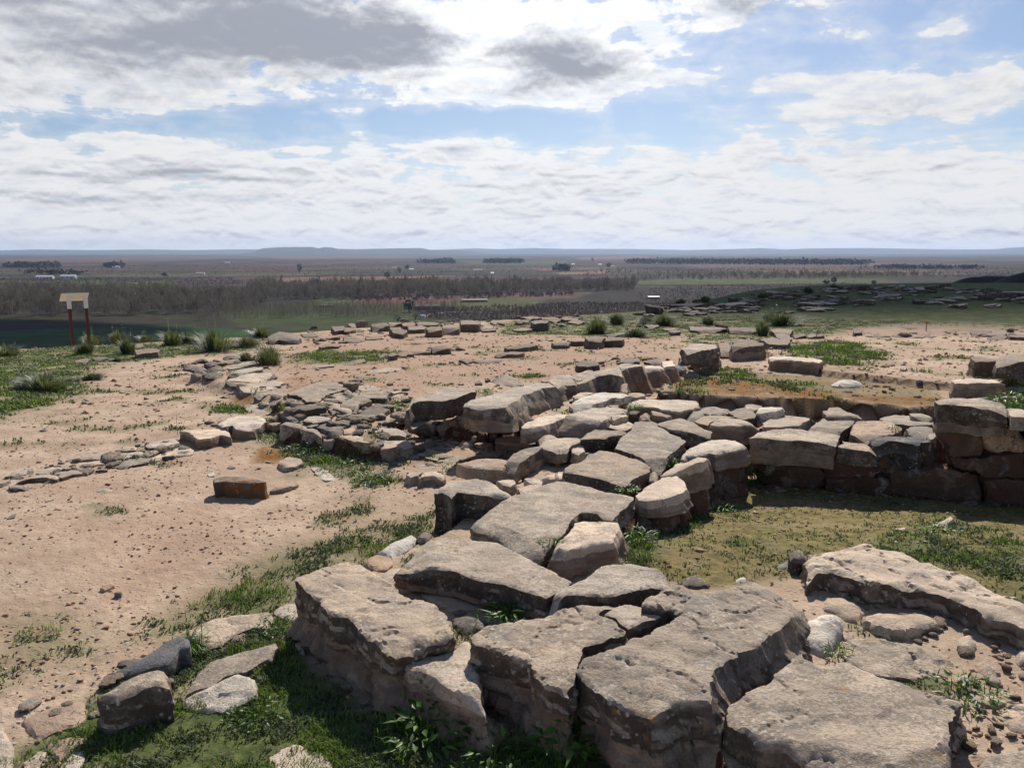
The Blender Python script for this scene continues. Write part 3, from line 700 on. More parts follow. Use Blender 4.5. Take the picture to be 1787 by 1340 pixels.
# ---- spine of flat slabs running away from the foreground wall
w2 = wall('ruined_wall', 'C5', (700, 800), 'long central wall top of pale flat slabs running back from the foreground blocks')
S(w2, 'L5', [(515,355),(600,300),(720,230),(820,197),(860,205),(940,235),(1050,280),(1130,320),(1260,380),(1365,440),(1300,480),(1240,508),(1100,470),(1000,450),(900,430),(800,402),(700,388),(600,378)], z=.275, thick=.12, lich=.62, crust=.1, tone='grey')
S(w2, 'C5', [(160,577),(270,500),(380,440),(480,400),(620,350),(740,310),(800,303),(900,330),(1060,370),(1200,392),(1265,412),(1240,450),(1180,500),(1110,560),(1062,555),(1020,520),(910,508),(850,555),(822,592),(800,640),(740,692),(650,748),(620,765),(560,768),(500,770),(400,705),(330,658),(250,622)],
  z=.275, thick=.11, lich=.42, tone='tan', amp=.008, bev=.009)
S(w2, 'C5', [(690,772),(760,700),(850,610),(872,575),(900,560),(1020,560),(1160,570),(1172,600),(1135,680),(1125,722),(1000,735),(880,765),(770,792),(740,808)], z=.27, thick=.26, lich=.25, tone='pale', crust=.05, bev=.012, lean=(.95,-.2,.3))
S(w2, 'C3', [(195,1072),(250,1020),(350,1000),(390,940),(480,915),(600,932),(760,985),(880,1042),(870,1078),(790,1108),(730,1145),(680,1200),(600,1180),(500,1142),(400,1130),(300,1112),(200,1092)], z=.28, thick=.10, lich=.45, tone='tan')
S(w2, 'C3', [(600,890),(640,820),(720,760),(760,700),(830,680),(900,700),(960,740),(1020,790),(1110,810),(1145,850),(1100,880),(1040,920),(1000,960),(950,1012),(900,1012),(860,1000),(800,962),(700,927)], z=.285, thick=.10, lich=.55, tone='grey')
S(w2, 'C3', [(945,1112),(1080,1015),(1170,998),(1300,925),(1325,945),(1290,1000),(1200,1035),(1100,1070),(1020,1100)], z=.275, lean=(.7,-.7,.30), thick=.16, lich=.1, tone='pale', flare=-.1, tilt=(.10,.0), crust=.03, under=dict(k=1.0, flare=.06, tone='red'))
S(w2, 'C3', [(1105,952),(1160,890),(1250,850),(1350,825),(1460,820),(1550,835),(1620,872),(1560,892),(1440,908),(1380,920),(1330,908),(1280,925),(1200,945),(1140,962)], z=.265, lean=(.7,-.7,.30), thick=.15, lich=.3, tone='pale', crust=.04, dome=.02, under=dict(k=.99, flare=.06, tone='red'))
S(w2, 'C5', [(1280,405),(1330,350),(1440,285),(1560,265),(1610,300),(1628,365),(1540,412),(1440,435),(1360,442),(1300,430)], z=.27, lean=(.7,-.7,.30), thick=.10, lich=.2, tone='pale', crust=.05, under=dict(k=.98, flare=.05, tone='red'))
S(w2, 'C3', [(905,690),(960,660),(1060,655),(1180,690),(1250,730),(1352,765),(1340,790),(1250,782),(1150,762),(1050,742),(950,722)], z=.31, thick=.14, lich=.6, tone='grey', crust=.07)
S(w2, 'C3', [(1335,702),(1420,668),(1560,668),(1725,690),(1722,708),(1580,718),(1450,722),(1345,718)], z=.31, thick=.17, lich=.15, tone='pale', crust=.03)
S(w2, 'C3', [(1210,690),(1260,655),(1380,620),(1480,620),(1560,655),(1420,668),(1340,700),(1320,727),(1260,712)], z=.27, thick=.1, lich=.35, tone='tan')
S(w2, 'C3', [(1480,620),(1540,592),(1620,590),(1695,622),(1690,660),(1600,668),(1540,657)], z=.275, thick=.1, lich=.6, tone='grey')
S(w2, 'C3', [(1175,652),(1180,610),(1260,570),(1310,550),(1400,560),(1490,577),(1495,600),(1400,625),(1300,637),(1220,665)], z=.285, thick=.1, lich=.8, tone='grey', dome=.03, amp=.02)
S(w2, 'C3', [(1610,562),(1660,540),(1745,550),(1740,582),(1680,602),(1620,592)], z=.28, thick=.1, lich=.5)
S(w2, 'C3', [(245,548),(330,500),(440,465),(520,460),(640,467),(720,490),(640,508),(560,512),(500,532),(440,545),(380,572),(280,572)], z=.315, thick=.07, lich=.05, tone='white', bev=.008)
S(w2, 'C3', [(150,682),(230,640),(330,600),(450,577),(600,570),(700,590),(640,627),(570,642),(520,682),(450,705),(350,698),(250,692)], z=.31, thick=.14, lich=.08, tone='pale', crust=.02, bev=.008, lean=(.3,-.9,.4))
S(w2, 'C2', [(1290,562),(1350,512),(1480,457),(1560,442),(1650,452),(1640,475),(1580,502),(1565,515),(1460,548),(1330,572)], z=.30, thick=.12, lich=.35, tone='pale', crust=.04, lean=(.3,-.9,.4))
S(w2, 'C3', [(645,560),(700,530),(800,510),(900,515),(1240,532),(1265,562),(1200,592),(1100,612),(1000,602),(900,582),(800,562),(700,556)], z=.305, thick=.10, lich=.1, tone='pale', crust=.03)
S(w2, 'C3', [(325,832),(370,780),(470,740),(560,737),(640,760),(690,782),(640,797),(560,802),(520,827),(430,822)], z=.29, thick=.12, lich=.7, tone='grey', flare=-.1)
S(w2, 'C3', [(530,722),(640,682),(740,690),(760,700),(700,752),(640,762),(560,738)], z=.255, thick=.1, lich=.3, tone='tan')
S(w2, 'C3', [(5,885),(40,850),(110,830),(210,815),(320,820),(332,850),(250,872),(230,912),(150,922),(60,902)], z=.27, thick=.10, lich=.35, tone='tan')
S(w2, 'C3', [(250,892),(320,862),(350,885),(362,925),(310,940),(260,925)], z=.24, thick=.2, lich=.0, tone='pale')
S(w2, 'C2', [(1165,842),(1200,790),(1280,740),(1370,702),(1450,685),(1465,702),(1420,742),(1360,782),(1290,832),(1240,872),(1190,868)], z=.25, thick=.12, lich=.4, tone='tan', tilt=(.05,.10), crust=.05)
S(w2, 'C2', [(790,842),(880,817),(1010,785),(1120,787),(1195,817),(1160,852),(1150,887),(1000,882),(880,872)], z=.17, thick=.1, lich=.05, tone='pink', bev=.008)
S(w2, 'C2', [(1080,662),(1110,637),(1200,625),(1290,632),(1450,645),(1458,667),(1380,682),(1290,684),(1200,670),(1130,668)], foot=80, lich=.05, tone='pink', crust=.03)
S(w2, 'C3', [(15,800),(70,772),(150,790),(170,815),(110,830),(40,850)], z=.25, thick=.1, lich=.7, tone='grey', dome=.03)
S(w2, 'C3', [(790,630),(830,610),(870,625),(865,650),(810,660)], z=.31, thick=.1, lich=.1, tone='pink', dome=.02)
S(w2, 'C3', [(570,650),(640,632),(700,630),(690,645),(620,665),(580,672)], z=.31, thick=.08, lich=.2, tone='tan')
S(w2, 'C3', [(870,598),(950,620),(1040,645),(1000,655),(900,640)], z=.31, thick=.1, lich=.3, tone='pink')
S(w2, 'C3', [(700,615),(750,603),(790,615),(760,632),(710,632)], z=.30, thick=.1, lich=.8, tone='dark')
S(w2, 'C5', [(480,345),(560,322),(650,337),(600,372),(500,385)], z=.19, thick=.1, lich=.4, tone='tan')
S(w2, 'C5', [(330,302),(440,287),(470,312),(430,342),(370,322)], z=.20, thick=.1, lich=.3, tone='tan')
S(w2, 'C5', [(645,280),(700,255),(785,235),(792,292),(700,292)], z=.21, thick=.1, lich=.05, tone='pale')
S(w2, 'C5', [(520,290),(600,280),(650,300),(640,330),(560,318)], z=.20, thick=.1, lich=.1, tone='pale')
S(w2, 'C5', [(1372,240),(1400,225),(1430,242),(1415,285),(1375,282)], z=.26, thick=.1, lich=.3, tone='grey', dome=.02)
S(w2, 'L5', [(430,300),(500,252),(600,202),(632,232),(610,262),(560,288),(500,322),(470,312)], foot=12, tone='white', lich=.25, dome=.02)
S(w2, 'L5', [(618,228),(650,190),(690,205),(685,235),(640,248)], foot=25, tone='dark', lich=.6, dome=.02)
S(w2, 'L5', [(360,345),(430,320),(500,327),(512,360),(485,387),(420,392)], foot=6, tone='pink', lich=.1)
S(w2, 'L5', [(430,422),(480,392),(540,380),(620,420),(662,455),(600,482),(555,487),(500,452)], foot=22, tone='pale', lich=.1, crust=.03)
S(w2, 'L5', [(630,492),(740,462),(900,485),(1022,512),(990,560),(900,572),(790,592),(730,562),(640,512)], foot=8, tone='tan', lich=.15)
S(w2, 'L5', [(780,605),(880,590),(962,625),(935,660),(850,682),(810,660)], foot=30, tone='dark', lich=.3, dome=.03, amp=.02)

# ---- branch to the left: two large blocks on small stones, and the rubble course beyond them
w3 = wall('ruined_wall', 'C2', (700, 640), 'branch wall with two dark undercut blocks propped on small stones beside the pale slabs')
S(w3, 'C2', [(400,415),(440,352),(560,300),(680,257),(850,240),(945,240),(940,267),(870,292),(800,322),(700,347),(600,352),(500,357),(440,375),(412,412)], z=.43, thick=.19, lich=.8, tone='grey', flare=-.12, crust=.3)
S(w3, 'C2', [(840,392),(900,350),(1060,300),(1200,250),(1350,215),(1510,200),(1560,232),(1480,245),(1380,282),(1300,302),(1285,337),(1220,372),(1170,405),(1120,408),(1000,408),(900,402)], z=.46, thick=.20, lich=.75, tone='grey', flare=-.10, crust=.11, lean=(.85,-.5,.6))
S(w3, 'C3', [(80,378),(120,345),(215,318),(255,337),(285,400),(200,400),(150,425)], foot=110, lich=.3, tone='tan', crust=.08, lean=(.8,-.6,.5))
for pts, f, t in [([(800,667),(840,637),(970,635),(968,667),(930,682),(860,682)], 34, 'grey'), ([(968,682),(1010,660),(1072,662),(1072,692),(1020,702)], 55, 'tan'), ([(770,722),(830,705),(882,717),(820,732)], 10, 'tan'),
                  ([(1040,587),(1080,570),(1130,590),(1120,622),(1060,622)], 22, 'pink')]:
    S(w3, 'C2', pts, foot=f, tone=t, lich=.2, dome=.02)
for pts, t in [([(780,480),(900,485),(940,520),(900,560),(800,545)], 'tan'), ([(890,560),(940,525),(1030,560),(1040,600),(960,612)], 'tan'), ([(620,560),(700,555),(795,565),(780,605),(700,632),(640,600)], 'grey'),
               ([(400,510),(500,520),(620,540),(620,620),(500,640),(400,600)], 'dark'), ([(700,530),(780,500),(800,550),(740,560)], 'dark'), ([(1040,610),(1060,560),(1150,570),(1180,560),(1250,600),(1200,625)], 'dark')]:
    VF(w3, 'C2', pts, [(420, 650), (1100, 640)], depth=.14, tone=t, lich=.3, crust=.5, back=.03)
S(w3, 'C2', [(5,572),(100,550),(300,560),(402,582),(385,610),(250,620),(100,602),(20,592)], foot=45, lich=.45, tone='grey')
S(w3, 'C2', [(120,692),(200,665),(400,657),(452,682),(400,707),(300,722),(200,727),(140,712)], foot=60, lich=.4, tone='tan')
S(w3, 'C2', [(400,722),(500,715),(620,740),(772,772),(740,792),(650,792),(640,817),(560,802),(470,767)], foot=22, lich=.5, tone='tan')
S(w3, 'C2', [(130,862),(230,790),(330,730),(430,760),(492,812),(480,852),(380,855),(280,905),(180,922)], foot=35, lich=.9, tone='dark', dome=.08, amp=.03)
S(w3, 'C2', [(392,925),(450,905),(528,900),(500,932),(430,942)], foot=75, lich=.2, tone='tan')
S(w3, 'C2', [(490,952),(540,905),(640,895),(712,927),(690,950),(600,932),(540,937)], foot=80, lich=.1, tone='tan', crust=.03)
S(w3, 'C2', [(460,852),(540,840),(700,890),(690,907),(600,892),(500,892)], foot=12, lich=.4, tone='grey')
S(w3, 'C2', [(720,947),(790,925),(802,947),(740,962)], foot=15, lich=.1, tone='pink')
S(w3, 'C2', [(800,932),(850,915),(902,937),(850,952)], foot=15, lich=.3, tone='tan')
S(w3, 'C2', [(650,822),(760,787),(880,785),(892,802),(800,832),(720,842)], foot=6, lich=.5, tone='grey')
S(w3, 'C2', [(615,1075),(650,1030),(780,950),(860,935),(960,955),(1080,985),(1218,1037),(1215,1062),(1120,1082),(960,1072),(800,1067),(750,1102),(680,1062)], z=.30, thick=.24, lich=.8, tone='grey', crust=.3, flare=-.06, bev=.012)
S(w3, 'C2', [(620,1270),(700,1235),(880,1240),(890,1290),(800,1320),(650,1310)], z=.07, tone='dark', lich=.8)
# rubble course running back and left
for pts, f, t, l in [
 ([(900,387),(1000,340),(1200,290),(1330,280),(1402,302),(1405,337),(1330,352),(1230,382),(1180,412),(1140,450),(1050,442),(980,402),(930,402)], 32, 'grey', .55),
 ([(1150,442),(1250,390),(1350,370),(1472,367),(1440,402),(1330,442),(1310,482),(1230,482),(1180,467)], 18, 'grey', .35),
 ([(1310,472),(1360,430),(1500,385),(1600,365),(1682,402),(1680,427),(1560,422),(1480,452),(1430,502),(1350,502)], 32, 'grey', .65),
 ([(1430,557),(1500,510),(1590,470),(1692,472),(1702,502),(1640,542),(1560,557),(1500,592),(1450,582)], 32, 'dark', .8),
 ([(920,502),(960,475),(1080,465),(1180,467),(1202,482),(1110,502),(1030,512),(930,512)], 62, 'dark', .6),
 ([(545,482),(650,455),(780,475),(782,532),(720,562),(680,557),(600,532)], 8, 'grey', .3),
 ([(730,582),(800,545),(870,535),(902,562),(880,592),(790,602)], 12, 'grey', .4),
 ([(860,542),(920,520),(962,552),(985,592),(960,602),(900,582)], 18, 'dark', .5),
 ([(1020,592),(1080,560),(1230,560),(1242,582),(1180,602),(1100,612)], 22, 'grey', .6),
 ([(1120,642),(1250,600),(1390,570),(1382,612),(1320,652),(1310,692),(1200,682)], 22, 'dark', .6),
 ([(840,622),(880,598),(960,612),(1060,642),(1150,672),(1172,702),(1120,692),(1000,652),(900,632)], 95, 'tan', .1),
 ([(1170,702),(1310,690),(1332,722),(1250,742),(1190,737)], 60, 'tan', .2),
 ([(1310,712),(1440,690),(1500,740),(1542,772),(1480,767),(1380,742)], 85, 'tan', .3),
 ([(1330,660),(1400,640),(1440,665),(1400,690),(1340,690)], 20, 'pink', .2),
 ([(1420,330),(1560,318),(1640,345),(1560,370),(1440,362)], 10, 'grey', .3),
 ([(1720,400),(1760,385),(1800,400),(1790,440),(1740,440)], 15, 'tan', .1),
 ([(1650,375),(1787,360),(1800,372),(1700,388)], 5, 'pale', .1),
 ([(1230,500),(1290,480),(1310,520),(1250,545)], 20, 'dark', .3), ([(1140,530),(1170,515),(1190,540),(1160,555)], 10, 'tan', .1)]:
    S(w3, 'C1', pts, foot=f, tone=t, lich=l, crust=.15 if t in('tan',) else 9)
# far end of the course
for pts, f, t in [([(365,142),(430,122),(500,127),(480,147),(400,162)], 5, 'tan'), ([(430,182),(520,155),(640,130),(672,157),(560,177),(450,197)], 12, 'grey'), ([(440,227),(520,195),(640,175),(717,182),(700,202),(600,217),(500,237)], 18, 'grey'),
 ([(410,277),(520,245),(640,228),(770,225),(782,257),(700,282),(680,297),(600,292),(500,282)], 14, 'tan'), ([(775,237),(800,228),(822,257),(780,267)], 12, 'dark'), ([(520,332),(600,310),(700,320),(760,290),(880,302),(820,332),(760,352),(650,372),(560,367)], 22, 'grey'),
 ([(640,407),(720,380),(860,335),(922,342),(890,382),(840,397),(760,392),(680,417)], 42, 'grey'), ([(400,287),(470,290),(532,312),(520,332),(440,312)], 22, 'dark')]:
    S(w3, 'C1', pts, foot=f, tone=t, lich=.4)
for pts, f in [([(950,702),(1000,690),(1032,702),(1000,717),(960,714)], 20), ([(990,707),(1050,695),(1067,722),(1020,737)], 20), ([(1060,687),(1110,675),(1132,692),(1080,702)], 15),
 ([(1070,717),(1130,695),(1172,717),(1120,737),(1080,737)], 15), ([(1050,747),(1090,735),(1152,747),(1140,762),(1080,764)], 30), ([(1155,655),(1240,650),(1235,660),(1165,664)], 6), ([(1000,722),(1060,718),(1080,740),(1040,752)], 14)]:
    S(w3, 'E', pts, foot=f, tone='dark', lich=.6, dome=.03, amp=.03)

# ---- low kerb-like wall on the left
w4 = wall('ruined_wall', 'C7', (500, 600), 'low broken wall line of flat grey stones crossing the sand toward two rounded pale blocks')
S(w4, 'C1', [(350,617),(370,585),(440,575),(540,555),(700,565),(747,602),(700,627),(640,652),(600,657),(490,657),(470,622),(400,642)], foot=85, tone='pale', lich=.35, crust=.03)
S(w4, 'C1', [(65,672),(200,630),(330,635),(440,672),(462,712),(380,702),(300,732),(200,742),(140,692),(80,682)], foot=75, tone='pale', lich=.3, crust=.03)
S(w4, 'C1', [(750,617),(840,605),(842,627),(780,632)], foot=60, tone='pink', lich=.1)
S(w4, 'C1', [(350,590),(440,572),(470,600),(440,640),(360,630)], foot=60, tone='dark', lich=.5)
for pts, f, t, l in [
 ([(0,672),(0,620),(80,600),(200,600),(212,612),(100,632),(60,672),(0,692)], 20, 'tan', .3), ([(70,652),(140,610),(260,570),(430,560),(462,592),(440,602),(360,592),(250,602),(150,622),(90,662)], 42, 'grey', .5),
 ([(450,582),(520,540),(630,530),(642,557),(560,567),(480,592)], 36, 'grey', .4), ([(20,592),(100,545),(220,520),(252,532),(200,562),(100,577),(30,607)], 16, 'grey', .4),
 ([(270,552),(350,510),(500,490),(502,522),(400,547),(300,562)], 6, 'tan', .3), ([(560,512),(680,460),(800,450),(817,477),(720,492),(640,527)], 16, 'grey', .3), ([(790,402),(830,385),(930,390),(942,412),(860,422),(800,427)], 28, 'dark', .6),
 ([(740,552),(800,505),(880,490),(917,512),(880,532),(800,552)], 9, 'pink', .1), ([(910,492),(960,460),(1100,430),(1172,442),(1150,472),(1050,492),(960,517),(920,512)], 26, 'grey', .7),
 ([(1175,442),(1280,400),(1400,350),(1470,340),(1512,392),(1480,412),(1350,422),(1250,452),(1190,457)], 16, 'pale', .35), ([(510,452),(620,390),(760,370),(802,402),(780,442),(650,452),(560,462)], 5, 'grey', .3),
 ([(900,372),(1000,350),(1072,357),(1060,377),(960,380)], 7, 'grey', .5), ([(1130,342),(1230,300),(1380,280),(1392,322),(1270,352),(1200,357),(1150,362)], 16, 'grey', .7), ([(1160,392),(1250,360),(1372,357),(1280,387),(1200,407)], 9, 'grey', .5),
 ([(950,402),(1100,385),(1162,412),(1050,427),(960,452)], 6, 'grey', .3), ([(170,532),(240,510),(262,532),(250,562),(190,562)], 6, 'dark', .2)]:
    S(w4, 'C7', pts, foot=f, tone=t, lich=l)

# ---- upright stones edging the terrace
w5 = wall('ruined_wall', 'C3', (700, 470), 'row of upright pale wall stones standing between the sandy room and the ditch')
S(w5, 'C3', [(295,402),(400,310),(500,265),(600,240),(640,290),(657,342),(560,322),(450,337),(380,382),(320,402)], foot=95, tone='pale', lich=.35, crust=.04, tilt=(.18,.0), lean=(.75,-.65,.55))
S(w5, 'C3', [(620,262),(640,240),(810,240),(807,262),(700,272),(650,287)], foot=205, tone='pale', lich=.35, crust=.03, flare=.02, lean=(.75,-.65,.45))
S(w5, 'C3', [(820,272),(870,255),(960,255),(972,272),(900,287),(830,292)], foot=100, tone='pale', lich=.1, crust=.04, lean=(.75,-.65,.5))
S(w5, 'C3', [(960,227),(1040,215),(1062,257),(1000,267),(975,277)], foot=110, tone='pale', lich=.2, crust=.05, lean=(.75,-.65,.5))
S(w5, 'C3', [(1050,242),(1110,220),(1147,257),(1130,282),(1060,292)], foot=45, tone='slate', lich=.3, dome=.04)
S(w5, 'C3', [(1135,312),(1170,280),(1230,285),(1282,327),(1200,337),(1150,332)], foot=26, tone='dark', lich=.5, dome=.03)
S(w5, 'C3', [(290,237),(350,215),(450,220),(477,252),(380,264),(300,257)], foot=50, tone='dark', lich=.6)
S(w5, 'C3', [(600,227),(680,200),(780,200),(787,227),(700,234)], foot=9, tone='dark', lich=.5)
S(w5, 'C3', [(820,222),(860,205),(950,205),(957,242),(880,237)], foot=9, tone='grey', lich=.4)
S(w5, 'C3', [(250,332),(430,290),(402,332),(310,372)], foot=12, tone='tan', lich=.2)
S(w5, 'C3', [(700,470),(740,460),(825,470),(822,490),(760,497),(705,487)], z=.31, thick=.08, tone='pink', lich=.1)
S(w5, 'C3', [(260,500),(330,460),(430,465),(330,505),(280,520)], z=.26, thick=.08, tone='tan', lich=.3)
S(w5, 'C3', [(645,400),(690,395),(692,470),(650,470)], z=.32, tone='fresh', lich=.0)

# ---- corner of coursed stones with the lying slab
w6 = wall('ruined_wall', 'C3', (1350, 260), 'wall corner of stacked dark stones with a long slab lying at its end')
S(w6, 'C3', [(1110,132),(1170,100),(1270,70),(1350,65),(1402,82),(1390,112),(1330,132),(1250,152),(1160,157)], z=.60, thick=.13, lich=.5, flare=-.05)
S(w6, 'C3', [(1180,187),(1300,160),(1400,125),(1407,162),(1330,192),(1250,202)], z=.50, thick=.12, lich=.4, tone='pink')
S(w6, 'C3', [(1090,177),(1130,160),(1175,165),(1172,192),(1110,197)], z=.50, thick=.1, tone='tan', lich=.2, dome=.02)
S(w6, 'C3', [(1190,242),(1240,220),(1300,225),(1307,252),(1220,257)], foot=52, tone='tan', lich=.2)
S(w6, 'C3', [(1310,217),(1370,195),(1417,202),(1400,227),(1320,237)], foot=50, tone='tan', lich=.2)
S(w6, 'C3', [(1150,200),(1180,190),(1200,240),(1170,260)], foot=20, tone='dark', lich=.2)
S(w6, 'C3', [(1400,87),(1480,75),(1502,112),(1490,152),(1420,152)], foot=60, lich=.6, tone='grey')
S(w6, 'C3', [(1500,97),(1560,75),(1700,65),(1770,75),(1750,97),(1600,107),(1510,112)], foot=115, lich=.4, tone='tan', crust=.1)
S(w6, 'C6', [(775,187),(800,178),(960,192),(988,200),(975,212),(950,207),(850,197),(780,194)], foot=24, tone='pale', lich=.25, crust=.04)
for pts, f, t in [([(780,80),(830,76),(872,80),(860,94),(800,92)], 10, 'grey'), ([(800,97),(850,95),(867,115),(850,127),(810,112)], 4, 'tan'), ([(740,117),(800,108),(862,125),(850,142),(780,140)], 10, 'grey'),
 ([(630,125),(700,118),(740,125),(700,135),(640,133)], 5, 'tan')]:
    S(w6, 'C6', pts, foot=f, tone=t, lich=.4)

# ---- back wall of the sunken room
w7 = wall('ruined_wall', 'C4', (800, 640), 'shaded back wall of the sunken mossy room with reddish lower courses')
S(w7, 'C4', [(325,372),(360,352),(470,330),(600,325),(700,340),(812,357),(790,402),(740,397),(600,384),(480,387),(400,377)], z=.285, thick=.22, tone='tan', lich=.4, crust=.10, flare=-.12)
S(w7, 'C4', [(960,382),(1060,360),(1160,367),(1320,380),(1332,402),(1250,412),(1160,404),(1090,397),(1000,402)], z=.29, thick=.24, tone='slate', lich=.7, flare=-.05, amp=.02)
S(w7, 'C4', [(800,422),(830,392),(940,400),(1012,442),(950,442),(850,432)], z=.25, thick=.13, tone='tan', lich=.5)
S(w7, 'C4', [(1310,182),(1400,165),(1550,160),(1690,190),(1702,217),(1560,214),(1420,194),(1330,198)], z=.63, thick=.22, tone='tan', lich=.6, crust=.16, flare=-.05)
S(w7, 'C4', [(1690,200),(1760,215),(1800,240),(1800,270),(1720,262)], z=.58, thick=.1, tone='pale', lich=.3)
BASE = [(430, 640), (1787, 745)]
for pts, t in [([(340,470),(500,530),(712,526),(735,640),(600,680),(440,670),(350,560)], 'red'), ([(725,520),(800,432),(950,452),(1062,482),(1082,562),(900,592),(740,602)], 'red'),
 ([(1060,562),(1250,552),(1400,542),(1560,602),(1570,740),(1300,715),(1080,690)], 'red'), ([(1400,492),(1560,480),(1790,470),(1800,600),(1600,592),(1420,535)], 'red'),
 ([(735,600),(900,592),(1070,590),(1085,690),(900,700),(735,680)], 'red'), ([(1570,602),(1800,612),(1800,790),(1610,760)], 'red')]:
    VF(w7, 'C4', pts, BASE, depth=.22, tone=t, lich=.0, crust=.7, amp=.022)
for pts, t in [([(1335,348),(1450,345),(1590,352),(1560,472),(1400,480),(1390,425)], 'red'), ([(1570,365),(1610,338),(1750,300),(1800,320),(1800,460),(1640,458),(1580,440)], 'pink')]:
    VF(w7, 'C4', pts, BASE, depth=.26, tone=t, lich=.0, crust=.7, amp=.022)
for pts, z_, t, l in [([(400,292),(480,245),(560,232),(717,245),(660,272),(610,302),(590,317),(480,322),(400,322)], .262, 'tan', .15), ([(720,237),(750,215),(800,212),(850,235),(932,262),(830,260),(740,257)], .30, 'tan', .4),
 ([(640,322),(720,270),(780,255),(900,265),(882,302),(830,332),(760,347)], .255, 'tan', .6), ([(870,332),(900,275),(960,270),(1010,280),(1090,302),(1142,332),(1100,352),(1000,362),(960,377),(870,352)], .262, 'pink', .3),
 ([(1020,264),(1100,250),(1180,255),(1250,270),(1302,290),(1300,312),(1200,307),(1140,302),(1050,287)], .28, 'grey', .7), ([(1165,332),(1200,305),(1300,310),(1312,347),(1270,372),(1170,352)], .31, 'grey', .5),
 ([(1175,242),(1240,240),(1302,267),(1270,277),(1190,262)], .32, 'tan', .3), ([(365,230),(385,210),(498,213),(502,222),(470,234),(410,237)], .32, 'white', .05), ([(1275,365),(1295,345),(1325,355),(1320,375),(1290,380)], .33, 'tan', .1)]:
    S(w7, 'C4', pts, z=z_, thick=.10, tone=t, lich=l)

# ---- wall stub at the right edge of the terrace
w8 = wall('ruined_wall', 'C4', (1560, 150), 'stacked wall stub of squared grey blocks at the far right edge of the terrace')
S(w8, 'C4', [(1402,82),(1430,60),(1560,52),(1680,62),(1692,82),(1640,87),(1540,84),(1420,92)], foot=82, tone='pale', lich=.35, crust=.04)
S(w8, 'C6', [(1575,192),(1590,183),(1680,195),(1672,204),(1590,202)], foot=62, tone='grey', lich=.4)
S(w8, 'C6', [(1675,192),(1720,178),(1790,172),(1850,180),(1850,205),(1720,207),(1680,207)], z=.62, thick=.18, tone='grey', lich=.6)
S(w8, 'C6', [(1685,248),(1760,240),(1850,238),(1850,262),(1720,262)], foot=35, tone='tan', lich=.4)
S(w8, 'C4', [(1700,97),(1760,90),(1787,100),(1800,117),(1720,120)], foot=16, tone='grey', lich=.4)
S(w8, 'C4', [(1745,142),(1787,120),(1830,150),(1800,182),(1760,182)], foot=16, tone='grey', lich=.3, dome=.04)

# ---- long stone row at the back
w9 = wall('ruined_wall', 'D', (400, 540), 'distant irregular row of brown stones along the far edge of the sandy terrace')
for pts, f in [([(605,477),(650,468),(708,477),(705,492),(650,492),(610,492)], 42), ([(510,502),(560,490),(602,495),(600,512),(520,514)], 22), ([(425,514),(460,500),(512,508),(510,522),(440,527)], 22), ([(235,512),(270,505),(332,530),(310,542),(260,537)], 16),
 ([(330,502),(400,495),(432,505),(420,522),(340,527)], 11), ([(300,487),(345,475),(372,485),(365,507),(310,507)], 9), ([(140,492),(220,485),(242,500),(150,512)], 16), ([(230,482),(290,478),(302,490),(240,497)], 9), ([(20,492),(90,485),(112,500),(40,507)], 7),
 ([(370,482),(450,480),(502,485),(480,497),(390,497)], 6), ([(500,490),(600,488),(602,499),(520,500)], 6), ([(0,512),(30,505),(62,520),(20,532),(0,530)], 13), ([(110,557),(190,550),(202,565),(120,572)], 5),
 ([(0,562),(60,562),(112,575),(60,582),(0,580)], 5), ([(710,517),(780,510),(792,525),(720,532)], 3), ([(760,482),(780,470),(802,480),(790,494)], 5), ([(805,487),(830,480),(837,492)], 5)]:
    S(w9, 'D', pts, foot=f, tone='tan' if f > 20 else 'grey', lich=.35)
for pts, f in [([(1565,542),(1640,540),(1652,555),(1580,562)], 5), ([(1625,562),(1700,560),(1690,572),(1640,574)], 5), ([(1655,607),(1700,590),(1775,595),(1760,607),(1700,610),(1670,617)], 9), ([(1720,507),(1790,500),(1790,522),(1740,527)], 16)]:
    S(w9, 'E', pts, foot=f, tone='grey', lich=.4)
w10 = wall('ruined_wall', 'D', (350, 660), 'short low row of small grey stones in the middle of the far sandy area')
for pts, f in [([(230,647),(265,640),(277,650),(235,657)], 20), ([(275,647),(330,632),(362,645),(300,657)], 11), ([(180,657),(220,640),(232,655),(190,667)], 7), ([(335,630),(440,628),(452,637),(350,642)], 9), ([(455,612),(500,603),(552,608),(550,617),(460,622)], 18), ([(550,612),(590,605),(609,617),(560,624)], 5)]:
    S(w10, 'D', pts, foot=f, tone='grey', lich=.4)
w11 = wall('ruined_wall', 'D', (1300, 600), 'long brown block and small stones in line before the green tussocks')
for pts, f, t in [([(1080,584),(1130,578),(1177,585),(1170,594),(1090,597)], 13, 'tan'), ([(1160,575),(1240,570),(1252,580),(1180,584)], 13, 'tan'), ([(1250,562),(1300,552),(1362,560),(1340,577),(1270,577)], 26, 'grey'), ([(1320,567),(1400,560),(1457,565),(1450,577),(1330,577)], 36, 'tan')]:
    S(w11, 'D', pts, foot=f, tone=t, lich=.35)
w12 = wall('ruined_wall', 'C6', (1600, 120), 'low scattered row of flat grey stones at far right behind the terrace sand')
